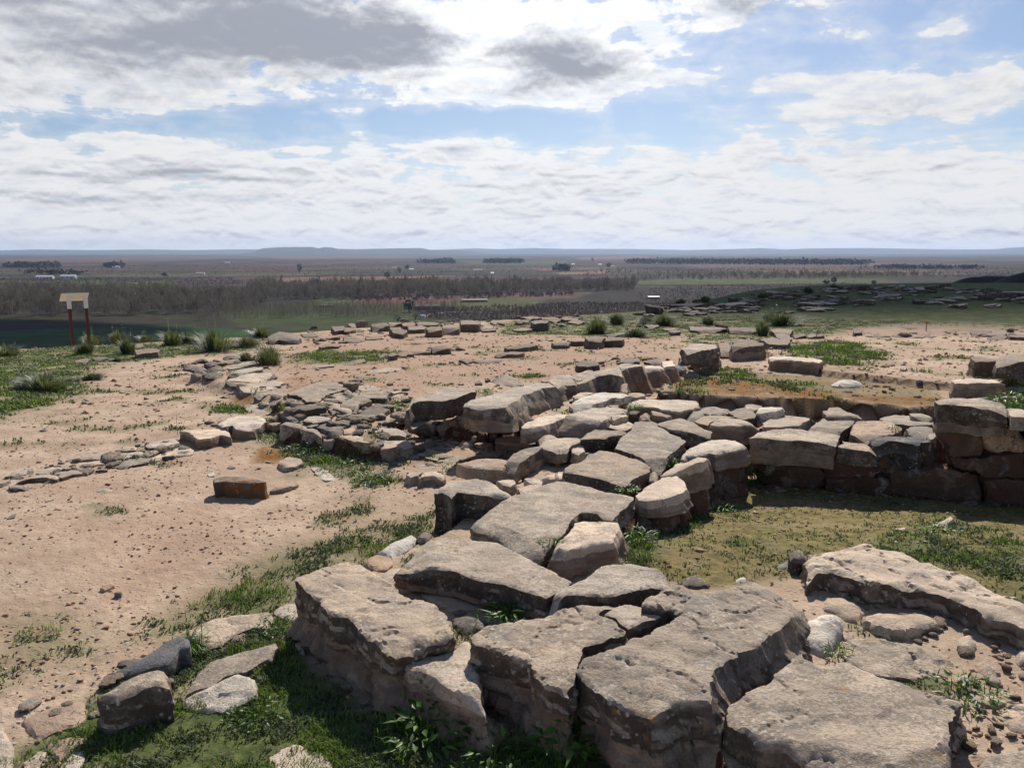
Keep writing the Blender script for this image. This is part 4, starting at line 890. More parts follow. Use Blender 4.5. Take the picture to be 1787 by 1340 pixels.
for pts, f in [([(1575,87),(1610,78),(1662,82),(1640,100),(1580,100)], 5), ([(1635,97),(1660,88),(1722,92),(1700,107),(1645,107)], 4), ([(1640,112),(1690,98),(1722,100),(1710,117),(1650,124)], 3), ([(1720,102),(1790,95),(1850,97),(1850,112),(1730,112)], 10),
 ([(1325,100),(1360,92),(1402,98),(1390,112),(1330,110)], 3), ([(1265,100),(1300,95),(1322,105),(1270,110)], 3), ([(1370,106),(1410,98),(1422,108),(1375,114)], 2), ([(1480,87),(1520,82),(1517,92),(1485,94)], 2), ([(1165,104),(1200,100),(1255,106),(1200,110)], 2)]:
    S(w12, 'C6', pts, foot=f, tone='grey', lich=.4)
w13 = wall('ruined_wall', 'D', (1020, 505), 'small cluster of dark stones on the grass behind the sandy room')
for pts, f, t in [([(875,517),(940,508),(1002,515),(950,527),(890,527)], 4, 'grey'), ([(970,480),(1010,470),(1067,475),(1060,484),(990,487)], 24, 'dark'), ([(915,457),(980,448),(1032,460),(970,467)], 6, 'grey'), ([(905,472),(970,468),(960,480),(915,482)], 6, 'dark'),
 ([(1070,472),(1110,460),(1132,470),(1100,482)], 6, 'grey'), ([(1120,462),(1220,455),(1217,468),(1150,472)], 9, 'grey'), ([(1160,482),(1200,465),(1252,480),(1220,492)], 6, 'grey'), ([(1560,497),(1610,488),(1642,500),(1600,512)], 5, 'grey'),
 ([(1650,517),(1720,510),(1742,520),(1690,527)], 4, 'grey'), ([(1690,527),(1745,520),(1752,530),(1700,537)], 12, 'dark'), ([(1350,547),(1420,538),(1452,547),(1400,557)], 4, 'grey')]:
    S(w13, 'D', pts, foot=f, tone=t, lich=.4)
w14 = wall('ruined_wall', 'C6', (600, 85), 'thin line of flat stones in the grass between the green shrubs')
for pts, f in [([(460,67),(520,65),(612,75),(540,84),(465,80)], 6), ([(615,70),(720,70),(737,82),(700,90),(620,84)], 7), ([(872,102),(910,92),(927,102),(880,110)], 6), ([(928,100),(960,93),(964,105),(935,108)], 6), ([(963,99),(995,93),(997,103),(968,107)], 6), ([(1110,84),(1145,80),(1147,90),(1115,92)], 8)]:
    S(w14, 'C6', pts, foot=f, tone='grey', lich=.4)

# ---- stub of a wall on the lower left
w15 = wall('ruined_wall', 'L4', (700, 1150), 'low stub of mixed dark and white stones half sunk in bright grass at lower left')
S(w15, 'L4', [(540,882),(590,860),(700,800),(800,730),(860,685),(902,720),(907,752),(860,762),(800,832),(720,852),(640,882),(560,902)], foot=30, tone='slate', lich=.0, tilt=(.25,.1), bev=.006)
S(w15, 'L4', [(450,977),(520,955),(620,900),(770,855),(797,890),(790,905),(812,937),(700,947),(620,977),(545,1002),(500,1002)], foot=185, tone='grey', lich=.6, crust=.3, bev=.012)
S(w15, 'L4', [(910,702),(960,655),(1100,610),(1280,585),(1303,625),(1280,662),(1210,662),(1120,692),(1060,742),(1000,757),(940,732)], foot=32, tone='tan', lich=.5)
S(w15, 'L4', [(890,982),(940,880),(1000,830),(1080,800),(1200,770),(1310,745),(1332,772),(1290,812),(1230,842),(1180,877),(1080,892),(1000,942),(930,962)], foot=36, tone='grey', lich=.35)
S(w15, 'L4', [(880,1012),(930,960),(1060,900),(1130,880),(1222,900),(1227,972),(1150,1012),(1080,1042),(960,1062),(890,1062)], foot=30, tone='white', lich=.15, tilt=(.06,.12), amp=.016)
S(w15, 'L4', [(95,1112),(150,1080),(300,1020),(400,1010),(422,1062),(400,1112),(350,1152),(270,1172),(190,1197),(120,1152)], foot=8, tone='pink', lich=.3)
S(w15, 'L4', [(180,1202),(290,1190),(400,1180),(402,1242),(330,1262),(260,1342),(242,1342),(270,1292),(200,1232)], foot=5, tone='pink', lich=.2)
S(w15, 'L4', [(110,1312),(180,1250),(222,1250),(232,1292),(180,1342),(120,1347)], foot=10, tone='grey', lich=.5)
S(w15, 'L4', [(330,1265),(402,1245),(402,1300),(350,1372),(250,1372)], foot=5, tone='pale', lich=.1)
S(w15, 'L4', [(-60,1120),(25,1132),(32,1190),(57,1252),(50,1372),(-60,1372)], foot=6, tone='pale', lich=.2)
S(w15, 'L4', [(1302,592),(1360,555),(1420,545),(1442,602),(1432,642),(1330,612)], foot=6, tone='grey', lich=.3)
S(w15, 'L4', [(1405,742),(1450,700),(1457,790),(1430,792)], foot=12, tone='pale', lich=.1)

# ---- loose stones, each a thing of its own
def L(label, crop, pts, **k): S(None, crop, pts, label=label, **k)
L('long pitted grey slab half sunk beyond the foreground wall at right', 'L6', [(700,235),(790,225),(870,245),(1010,255),(1130,290),(1180,300),(1290,350),(1400,375),(1480,390),(1560,430),(1640,465),(1700,490),(1790,520),(1850,560),(1850,680),(1720,622),(1600,592),(1500,542),(1400,502),(1300,482),(1200,472),(1100,467),(1000,452),(900,410),(850,395),(790,400),(745,422),(738,345),(748,305),(690,285)], z=.235, tone='grey', lich=.6, crust=.10, amp=.022, bev=.014)
L('dark rounded stone against the left end of the long pitted slab', 'L6', [(655,300),(690,277),(745,300),(750,335),(700,335),(665,325)], z=.22, tone='dark', lich=.5, dome=.02)
L('upright whitish boulder between the foreground slab and the small rubble', 'L6', [(720,622),(770,587),(830,572),(890,590),(920,622),(905,682),(870,742),(835,805),(790,792),(740,772),(735,702)], foot=14, tone='white', lich=.4, dome=.03, amp=.02, tilt=(0,.25))
L('tan knobbly stone lying in front of the long pitted slab', 'L6', [(1010,605),(1080,585),(1200,570),(1310,575),(1370,610),(1397,640),(1330,652),(1270,670),(1220,680),(1130,665),(1060,645),(1015,625)], foot=45, tone='tan', lich=.35, dome=.03, amp=.02)
L('small wedge-shaped tan stone beside the left end of the pitted slab', 'L6', [(845,512),(900,505),(960,530),(1047,577),(1010,602),(985,625),(925,612),(900,587),(850,575),(812,560)], foot=26, tone='tan', lich=.3, dome=.02, amp=.02)
L('flat flaking sheet of tan rock flush with the soil among the rubble', 'L6', [(930,672),(1000,690),(1100,720),(1200,750),(1290,760),(1330,770),(1400,800),(1502,852),(1490,872),(1440,902),(1300,902),(1180,897),(1080,892),(1000,862),(930,822)], foot=12, tone='tan', lich=.3, amp=.02)
L('stub of tan rock sticking up right of the flat sheet', 'L6', [(1455,700),(1500,685),(1545,690),(1560,742),(1520,782),(1450,742)], foot=20, tone='tan', lich=.2, dome=.03)
L('rounded tan rock on bare soil below the long slab', 'L6', [(1530,812),(1600,790),(1680,860),(1650,905),(1580,892),(1540,852)], foot=22, tone='tan', lich=.2, dome=.04)
L('small grey rock behind the clump of bright weeds at lower right', 'L6', [(1455,882),(1520,872),(1590,902),(1570,927),(1460,912)], foot=22, tone='grey', lich=.3, dome=.03)
L('tan rock cut by the right edge of the view beside the big speckled slab', 'L6', [(1650,1052),(1700,1010),(1800,1010),(1860,1060),(1850,1180),(1720,1150),(1670,1100)], foot=22, tone='tan', lich=.3, dome=.03)
L('rounded rock at the right edge below the end of the pitted slab', 'L6', [(1735,752),(1790,735),(1850,760),(1850,840),(1750,827)], foot=20, tone='tan', lich=.2, dome=.03)
L('bluish stone chip on red soil beyond the corner of the foreground block', 'L6', [(590,380),(640,340),(667,350),(665,385),(610,392)], foot=5, tone='slate', lich=.1, dome=.01)
L('small pale stone at the far corner of the big foreground block', 'L6', [(395,435),(430,418),(470,430),(450,450),(410,452)], foot=6, tone='white', lich=.1, dome=.01)
L('thin tan flake of rock at the edge of the weeds', 'L6', [(1530,985),(1620,975),(1690,1015),(1640,1035),(1560,1015)], foot=5, tone='tan', lich=.1)
L('rounded brown-grey stone standing alone on the sand before the branch wall', 'C1', [(835,932),(850,890),(920,872),(1000,885),(1022,917),(960,942),(900,952)], foot=50, tone='tan', lich=.4, crust=.1, bev=.012)
L('flat white slab lying on the sand beside the green weeds', 'C1', [(1070,952),(1120,940),(1210,970),(1270,1020),(1302,1047),(1200,1062),(1160,1042)], foot=6, tone='white', lich=.15)
L('squared stone block stained orange by lichen on the open sand', 'C1', [(325,1047),(400,1027),(560,1037),(740,1062),(720,1077),(560,1077),(400,1067),(330,1074)], foot=120, tone='dark', lich=.5, crust=9, rust=.8)
L('small reddish wedge of stone right of the orange-stained block', 'C1', [(760,1132),(860,1085),(960,1060),(992,1082),(900,1112),(840,1127)], foot=30, tone='pink', lich=.2)
L('dark pebble-sized stone on sand below the rough boulder', 'C1', [(1475,1080),(1520,1052),(1582,1082),(1530,1095)], foot=8, tone='slate', lich=.2, dome=.02)
L('small brown stone on sand above the orange-stained block', 'C1', [(430,962),(460,945),(492,962),(460,972)], foot=5, tone='dark', lich=.1)
L('white stone chip on sand left of the orange-stained block', 'C1', [(275,1012),(330,997),(332,1020),(290,1027)], foot=3, tone='white', lich=.0)
L('leaning grey stone flake in the weeds under the branch wall', 'C1', [(1070,865),(1110,835),(1132,852),(1130,880),(1090,887)], foot=15, tone='grey', lich=.1)
L('rounded grey stone in shadow under the branch wall', 'C1', [(1135,835),(1190,812),(1232,842),(1200,870),(1145,872)], foot=20, tone='slate', lich=.1, dome=.03)
L('low grey stone at the right of the shaded weeds under the branch wall', 'C1', [(1240,842),(1300,820),(1332,852),(1290,870),(1230,872)], foot=12, tone='slate', lich=.1, dome=.02)
L('flat tan rock surface showing through the sand below the left wall line', 'C7', [(710,702),(770,640),(880,625),(917,682),(860,702),(790,717)], foot=8, tone='tan', lich=.3, dome=.02)
L('thin dark flake of stone tilted on the open sand at far left', 'C7', [(50,912),(80,880),(125,865),(110,897)], foot=5, tone='dark', lich=.1)
L('flat reddish stone chip on the sand below the left wall line', 'C7', [(350,767),(400,750),(417,760),(360,777)], foot=4, tone='pink', lich=.1)
L('brown stone chip lying on the open sand left of the weed band', 'L4', [(480,472),(500,455),(550,440),(545,462),(500,482)], foot=8, tone='pink', lich=.1)
L('tiny dark chip next to the brown chip on the sand', 'L4', [(545,500),(580,495),(577,505)], foot=3, tone='dark', lich=.1)
L('pale stone slab in the grass cut off by the bottom of the view', 'L4', [(1250,1390),(1270,1270),(1330,1225),(1420,1218),(1530,1252),(1592,1312),(1592,1390)], foot=8, tone='pale', lich=.2)
L('pitted dark boulder on the sand behind the long undercut block', 'C2', [(1025,205),(1060,152),(1130,125),(1230,130),(1300,167),(1332,197),(1280,215),(1180,215),(1110,232),(1040,235)], foot=20, tone='grey', lich=.9, dome=.09, amp=.03)
L('white loaf-shaped stone lying on the terrace behind the ditch', 'C4', [(760,80),(800,60),(900,55),(930,72),(900,84),(800,88)], foot=26, tone='white', lich=.1, dome=.03)
L('flat light stone in the shaded corner of the sunken room', 'C4', [(440,602),(480,572),(530,577),(572,627),(530,640),(450,642)], foot=4, tone='white', lich=.1)
L('thin upturned flake of stone on the mossy floor of the sunken room', 'C4', [(1290,842),(1350,817),(1400,785),(1410,800),(1372,842),(1330,850)], foot=5, tone='tan', lich=.1, tilt=(.35,.1))
L('small flat chip on the moss left of the upturned flake', 'C4', [(1095,857),(1160,848),(1152,867)], foot=2, tone='pale', lich=.1)
L('grey flat stone on sand in the middle of the far room', 'D', [(120,737),(200,720),(300,715),(312,730),(200,744),(130,750)], foot=6, tone='grey', lich=.2)
L('low flat stone at the near edge of the grassy strip', 'D', [(0,692),(60,675),(107,674),(100,687),(40,707),(0,707)], foot=4, tone='grey', lich=.2)
L('small dark pointed stone on the far sandy floor', 'D', [(465,712),(485,697),(522,712),(490,720)], foot=6, tone='dark', lich=.2, dome=.03)
L('rough low rock breaking the sand in the middle distance', 'D', [(600,677),(640,668),(672,680),(640,692)], foot=6, tone='dark', lich=.4)
L('thin flat rock sheet right of the rough low rock', 'D', [(670,682),(760,675),(822,672),(815,687),(700,692)], foot=4, tone='grey', lich=.3)
L('oblong brown stone slanting on the far sand', 'D', [(835,614),(900,602),(990,592),(1007,600),(960,612),(850,620)], foot=13, tone='tan', lich=.3)
L('long flat stone just below the slanting brown one', 'D', [(780,647),(860,635),(942,635),(930,644),(800,652)], foot=12, tone='tan', lich=.2)
L('large rounded brown boulder beside the grassy edge at left', 'E', [(1390,547),(1450,525),(1530,535),(1562,552),(1550,567),(1450,562),(1400,572)], foot=32, tone='dark', lich=.4, dome=.05)
L('small bar-shaped stone on sand near the spiky clump', 'E', [(1610,712),(1660,705),(1737,700),(1737,710),(1620,720)], foot=12, tone='tan', lich=.3)
L('flat-topped dark rock in grass near the information board', 'E', [(700,627),(760,615),(832,625),(820,637),(740,642),(710,647)], foot=18, tone='grey', lich=.3)
L('pair of low rocks merging with sand below the information board', 'E', [(390,682),(440,668),(472,672),(450,687),(400,692)], foot=6, tone='grey', lich=.3)
L('low brown rock just right of the low pair near the board', 'E', [(480,667),(540,655),(562,668),(500,680)], foot=6, tone='dark', lich=.3)
L('small flat rock behind the flat-topped dark rock', 'E', [(680,602),(730,595),(752,605),(700,617)], foot=5, tone='grey', lich=.3)
L('slanting flat stone on the grassy strip right of the spiky clump', 'C1', [(1360,152),(1430,120),(1500,112),(1507,140),(1430,160)], foot=8, tone='grey', lich=.3)

# ---- small stones packed into the walls
fill(w1, 'L5', [(560,470),(1000,480),(1200,600),(900,650),(780,600)], 8, .03, .07, seed=1)
fill(w1, 'L6', [(300,850),(420,770),(560,760),(450,900),(340,1010),(300,1000)], 8, .02, .05, ('tan', 'pale'), seed=2)
fill(w2, 'C5', [(330,270),(700,230),(800,300),(500,400),(350,360)], 12, .04, .10, seed=3)
fill(w2, 'C3', [(240,600),(700,620),(560,740),(330,820),(150,790)], 10, .04, .10, seed=4)
fill(w2, 'C3', [(860,560),(1200,560),(1500,640),(1340,760),(1000,640)], 10, .05, .12, ('tan', 'grey', 'pink'), seed=5)
fill(w2, 'C3', [(130,880),(380,850),(600,850),(560,930),(350,990),(150,1060)], 10, .04, .11, seed=6)
fill(w3, 'C2', [(600,600),(1050,560),(1100,720),(760,760),(500,690)], 16, .06, .15, seed=7)
fill(w3, 'C2', [(420,640),(760,640),(720,760),(450,700)], 8, .05, .12, ('dark', 'grey'), seed=8)
fill(w3, 'C2', [(400,830),(780,800),(1150,900),(1080,960),(800,920),(480,900)], 14, .05, .12, seed=9)
fill(w3, 'C2', [(30,300),(420,240),(560,290),(420,380),(380,520),(60,560)], 22, .06, .16, seed=10)
fill(w3, 'C1', [(850,400),(1500,300),(1750,420),(1700,640),(1000,600),(700,480)], 26, .08, .20, seed=11)
fill(w3, 'C1', [(380,140),(680,140),(860,330),(640,420),(400,300),(300,180)], 22, .10, .24, ('dark', 'grey', 'tan'), seed=12)
fill(w3, 'E', [(940,690),(1180,680),(1200,760),(1080,800),(960,730)], 14, .12, .30, ('dark', 'dark', 'grey'), seed=13)
fill(w4, 'C7', [(0,600),(300,520),(800,380),(1380,280),(1480,400),(900,520),(450,610),(0,710)], 34, .06, .16, ('grey', 'grey', 'tan', 'dark'), seed=14)
fill(w4, 'C1', [(60,640),(480,600),(480,760),(80,790)], 8, .06, .14, seed=15)
fill(w5, 'C3', [(250,300),(620,190),(1100,200),(1100,250),(700,300),(300,420)], 18, .06, .17, seed=16)
fill(w5, 'C3', [(830,400),(1080,330),(1280,320),(1200,380),(900,500),(840,500)], 22, .04, .12, ('dark', 'grey', 'slate'), seed=17)
fill(w6, 'C3', [(1100,170),(1420,90),(1500,120),(1420,250),(1200,290),(1090,240)], 22, .08, .20, ('dark', 'pink', 'tan'), seed=18)
fill(w6, 'C6', [(620,90),(880,75),(880,150),(700,140)], 12, .12, .35, ('grey', 'dark', 'tan'), seed=19)
fill(w7, 'C4', [(240,190),(520,200),(700,260),(900,250),(1290,260),(1290,370),(800,400),(400,330)], 24, .05, .14, ('grey', 'tan', 'pink'), seed=20)
fill(w8, 'C4', [(1680,90),(1790,80),(1790,190),(1700,170)], 6, .08, .2, seed=21)
fill(w9, 'D', [(0,500),(300,470),(700,465),(820,490),(700,530),(400,545),(100,580),(0,585)], 40, .15, .42, ('dark', 'grey', 'tan', 'dark'), seed=22)
fill(w9, 'E', [(1560,520),(1787,490),(1787,600),(1600,600)], 16, .12, .34, ('dark', 'grey', 'tan'), seed=23)
fill(w10, 'D', [(180,640),(440,620),(610,595),(610,630),(300,670)], 14, .10, .26, ('dark', 'grey'), seed=24)
fill(w11, 'D', [(1060,580),(1450,550),(1470,600),(1080,600)], 8, .10, .22, ('tan', 'pink'), seed=25)
fill(w12, 'C6', [(1260,95),(1787,75),(1787,125),(1270,115)], 22, .12, .35, ('grey', 'dark'), seed=26)
fill(w13, 'D', [(860,450),(1260,445),(1260,500),(900,520)], 26, .15, .45, ('dark', 'grey'), seed=27)
fill(w14, 'C6', [(100,70),(600,60),(760,85),(620,100),(120,90)], 22, .14, .4, ('dark', 'grey'), seed=28)
fill(w15, 'L4', [(560,900),(900,740),(1300,740),(1200,1000),(900,1080),(850,950)], 10, .03, .07, seed=29)

fill(w7, 'C4', [(300,520),(1560,700),(1560,760),(400,660),(300,600)], 26, .05, .13, ('red', 'dark', 'pink'), seed=31)
fill(w3, 'C1', [(760,340),(1500,280),(1787,330),(1787,660),(1200,720),(700,560)], 34, .10, .26, ('grey', 'tan', 'dark', 'grey'), seed=32)
fill(w3, 'C2', [(380,600),(1100,600),(1200,720),(1150,800),(780,780),(400,720)], 16, .07, .17, ('grey', 'tan'), seed=33)
fill(w3, 'C2', [(120,560),(400,620),(480,740),(900,840),(1100,960),(750,930),(300,760),(100,700)], 22, .07, .19, ('tan', 'grey', 'dark'), seed=34)
fill(w2, 'C3', [(0,800),(600,760),(600,920),(200,1080),(0,1100)], 16, .05, .14, ('tan', 'pale', 'grey'), seed=35)
fill(w2, 'C3', [(100,560),(700,450),(1280,540),(1500,700),(1330,820),(1150,860),(900,640),(300,720)], 22, .05, .14, ('tan', 'pale', 'grey'), seed=36)
fill(w5, 'C3', [(230,380),(820,480),(830,510),(500,480),(250,500)], 8, .05, .12, ('tan', 'pink'), seed=37)
fill(w5, 'C2', [(950,200),(1530,140),(1540,200),(1200,260),(950,300)], 10, .06, .16, ('grey', 'tan'), seed=38)
wr = wall('rubble_patch', 'L6', (1500, 900), 'loose broken tan stones on red soil at the lower right corner', 'rubble')
fill(wr, 'L6', [(1500,950),(1790,880),(1790,1340),(1530,1340),(1500,1050)], 26, .02, .08, ('tan', 'pink', 'pale'), seed=39)
fill(wr, 'L6', [(740,480),(1000,500),(1450,600),(1787,800),(1787,900),(1500,800),(1000,660),(780,580)], 30, .03, .10, ('tan', 'grey', 'pink'), seed=40)
wt = wall('rubble_patch', 'C4', (700, 120), 'scatter of small stones and earth lumps over the mossy terrace floor', 'rubble')
fill(wt, 'C4', [(60,20),(700,30),(1400,60),(1300,170),(500,170),(20,110)], 46, .03, .10, ('tan', 'pale', 'grey', 'pink'), seed=41)
fill(w4, 'C7', [(0,640),(440,560),(900,430),(1480,330),(1500,420),(900,540),(450,620),(0,740)], 26, .10, .24, ('grey', 'tan', 'dark'), seed=42)

fill(w15, 'L4', [(100,1060),(420,980),(500,860),(900,700),(1300,560),(1420,560),(1200,760),(820,1000),(400,1240),(120,1200)], 14, .05, .14, ('slate', 'dark', 'grey', 'tan'), seed=43)

fill(w3, 'C1', [(860,420),(1450,330),(1700,430),(1720,560),(1200,700),(800,600)], 22, .14, .32, ('grey', 'tan', 'dark', 'grey'), seed=52)
fill(w3, 'C2', [(20,440),(420,420),(420,600),(760,740),(400,800),(0,700)], 18, .12, .26, ('grey', 'tan', 'dark'), seed=53)
fill(w7, 'C4', [(390,250),(1280,300),(1290,380),(820,430),(420,330)], 14, .08, .20, ('grey', 'pink', 'tan'), seed=54)

# the back wall goes on past the right edge of the view
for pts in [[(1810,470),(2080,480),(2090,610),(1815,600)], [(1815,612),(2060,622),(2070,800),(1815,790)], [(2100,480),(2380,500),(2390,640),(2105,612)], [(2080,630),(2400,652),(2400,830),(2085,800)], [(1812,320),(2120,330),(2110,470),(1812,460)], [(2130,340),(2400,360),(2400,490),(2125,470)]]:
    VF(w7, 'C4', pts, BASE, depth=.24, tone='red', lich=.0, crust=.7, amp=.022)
S(w7, 'C4', [(1810,300),(1860,270),(2060,275),(2090,310),(2000,325),(1830,325)], z=.52, thick=.16, tone='tan', lich=.6)
S(w7, 'C4', [(2100,315),(2160,290),(2330,300),(2380,340),(2280,350),(2120,340)], z=.50, thick=.16, tone='grey', lich=.6)
# ================================================================== rocky slope on the right, made of many flat slabs
oc = empty('rock_outcrop', tuple(map(float, hit(1500, 520)))); tag(oc, 'dark shaded rocky slope strewn with flat broken slabs beyond the grass at right', 'rocky slope', kind='thing')
def rock_protos():
    out = []
    r_ = random.Random(5)
    for k in range(9):
        n = r_.randint(6, 9); P = []
        for i in range(n):
            a = 2 * math.pi * i / n + r_.uniform(-.25, .25); q = r_.uniform(.75, 1.1)
            P.append((math.cos(a) * .5 * q, math.sin(a) * .33 * q))
        V, F, cw = slab_mesh(np.array(P), .34, .06, 900 + k, .035, .012, -.35, 0.0)
        me = mesh_np('outcrop_stone', V, F, MSTONE, True, dict(crust=np.ones(len(V)), rust=np.zeros(len(V))))
        try: me.set_sharp_from_angle(angle=R(38))
        except Exception: pass
        out.append(me)
    return out
PROT = rock_protos()
r_ = random.Random(11)
cnt = 0; tries = 0
while cnt < 295 and tries < 9000:
    tries += 1
    x = 1060 + (1850 - 1060) * r_.random() ** .7; t_ = (x - 1060) / 790
    lo = 541 - 40 * min(1, t_ * 1.9); hi = 553 - 12 * min(1, t_)
    y = lo + (hi - lo) * r_.random() ** 1.2
    if pn(x / 60., y / 9., .5) < -.05 + .5 * max(0, (y - lo - 22) / 20): continue
    h = hit(x, y)
    if math.hypot(h[0], h[1]) > 80: continue
    o = bpy.data.objects.new('stone', r_.choice(PROT))
    s = r_.uniform(.35, .95) * (1.0 if r_.random() < .85 else 1.8)
    s *= .82; o.scale = (s * 1.15, s, min(.8, s * 1.2) * r_.uniform(.6, 1.4)); o.rotation_euler = (r_.uniform(-.22, .15), r_.uniform(-.15, .15), r_.uniform(-.9, .9))
    o.location = (h[0] - oc.location[0], h[1] - oc.location[1], h[2] + .13 * s * r_.uniform(.5, 1.5) - oc.location[2])
    t = TONES[r_.choice(['grey', 'dark', 'tan', 'tan'])]; o.color = (*t, .5)
    link(o, oc); cnt += 1
# dark bank behind it
def mound(name, label, pts, depth, mat, seed, cat):
    """a bank of earth: skyline in picture points at a given distance"""
    Y = depth; top = []
    for x, y in pts:
        r = ray(x, y); t = Y / r[1]; top.append((r[0] * t, Y, ZC + r[2] * t))
    top = np.array(top); xs = np.linspace(top[0, 0], top[-1, 0], 90); zs = np.interp(xs, top[:, 0], top[:, 2])
    zs = zs + .12 * fbm(xs * .8, seed, 0, 4, .6)
    rows = []
    g0 = plateau(Y) + (-3.0)
    for k in range(26):
        t = k / 25 * 2 - 1
        f = (1 - abs(t) ** 1.6)
        yy = Y + t * 9 + .5 * fbm(xs * .5, k * .3, seed, 3)
        rows.append(np.stack([xs, yy, g0 + (zs - g0) * f + .25 * fbm(xs * .9, yy * .9, seed, 4, .6) * (f < .98)], 1))
    V = np.concatenate(rows); na = len(xs)
    i = np.arange(25)[:, None] * na + np.arange(na - 1)[None]
    F = np.stack([i, i + 1, i + na + 1, i + na], -1).reshape(-1, 4)
    o = link(bpy.data.objects.new(name, mesh_np(name, V, F, mat, True, dict(green=np.full(len(V), .9), moss=np.zeros(len(V)), rust=np.zeros(len(V)), dirt=np.full(len(V), .5)))))
    tag(o, label, cat, kind='structure'); return o
MBANK = simple('dark_scrub_bank', (0.035, 0.032, 0.024), .95, 3, .5, .8)
mound('hill', 'dark earth bank rising at the right edge behind the rocks', [(1640, 512), (1672, 500), (1700, 484), (1730, 481), (1770, 482), (1850, 482), (2100, 480)], 62, MBANK, 3.1, 'bank')
mound('hill', 'nearer dark rocky bank cut by the right edge', [(1730, 510), (1745, 498), (1775, 480), (1800, 470), (1900, 455), (2200, 450)], 55, MBANK, 6.4, 'bank')

# ================================================================== gravel and clods
def gravel(name, n, seed, label, mat, smin, smax, far=1.6, near=14.0):
    rg = np.random.RandomState(seed)
    az = np.radians(rg.uniform(-40, 40, n)); d = far + (near - far) * rg.uniform(0, 1, n) ** .85
    x = np.sin(az) * d; y = np.cos(az) * d
    keep = (G(x, y) < .42) & (rg.uniform(0, 1, n) < np.clip(.45 + 1.5 * fbm(x * 1.3, y * 1.3, seed, 3), .06, 1)) & (grassiness(x, y) < .75)
    x, y, d = x[keep], y[keep], d[keep]; n = len(x)
    z = Gn(x, y)
    s = (smin + (smax - smin) * rg.uniform(0, 1, n) ** 3.0)
    # squashed, skewed octahedra
    base = np.array([[1, 0, 0], [0, 1, 0], [-1, 0, 0], [0, -1, 0], [0, 0, .75], [0, 0, -.6]], float)
    fc = np.array([[0, 1, 4], [1, 2, 4], [2, 3, 4], [3, 0, 4], [1, 0, 5], [2, 1, 5], [3, 2, 5], [0, 3, 5]])
    B = base[None] * (1 + rg.uniform(-.35, .35, (n, 6, 3))) * s[:, None, None]
    B[:, :, 1] *= rg.uniform(.5, 1.0, n)[:, None]; B[:, :, 2] *= rg.uniform(.35, .9, n)[:, None]
    B[:, 4, :2] += rg.uniform(-.5, .5, (n, 2)) * s[:, None]
    a = rg.uniform(0, 6.283, n); ca, sa = np.cos(a)[:, None], np.sin(a)[:, None]
    X = B[:, :, 0] * ca - B[:, :, 1] * sa + x[:, None]; Y = B[:, :, 0] * sa + B[:, :, 1] * ca + y[:, None]
    Z = B[:, :, 2] + (z + s * .1)[:, None]
    V = np.stack([X, Y, Z], -1).reshape(-1, 3); F = (fc[None] + 6 * np.arange(n)[:, None, None]).reshape(-1, 3)
    tint = np.repeat(rg.uniform(0, 1, n), 6)
    o = link(bpy.data.objects.new(name, mesh_np(name, V, F, mat, False, dict(tint=tint)))); tag(o, label, kind='stuff')
def clod_mat():
    m, w, b = new_mat('clods_and_pebbles'); a = attr(w, 'tint').outputs['Fac']
    r = w.new('ShaderNodeValToRGB'); e = r.color_ramp.elements
    e[0].position = 0; e[0].color = (.15, .075, .05, 1); e[1].position = 1; e[1].color = (.55, .47, .40, 1)
    for p_, c in ((.35, (.36, .21, .14, 1)), (.7, (.46, .31, .22, 1)), (.85, (.30, .26, .23, 1))):
        q = e.new(p_); q.color = c
    w.l.new(a, r.inputs[0]); w.l.new(r.outputs[0], b.inputs['Base Color']); b.inputs['Roughness'].default_value = .95; b.inputs['Specular IOR Level'].default_value = .15
    return m
MCLOD = clod_mat()
gravel('gravel', 70000, 3, 'fine reddish crumbs and pebbles scattered over the sandy ground', MCLOD, .003, .017)
gravel('rubble', 3600, 8, 'thumb-sized stone chips scattered over the sandy ground', MCLOD, .008, .032, near=17)
gravel('gravel', 13000, 12, 'clods and pebbles over the farther sandy rooms', MCLOD, .012, .055, far=9.0, near=25)

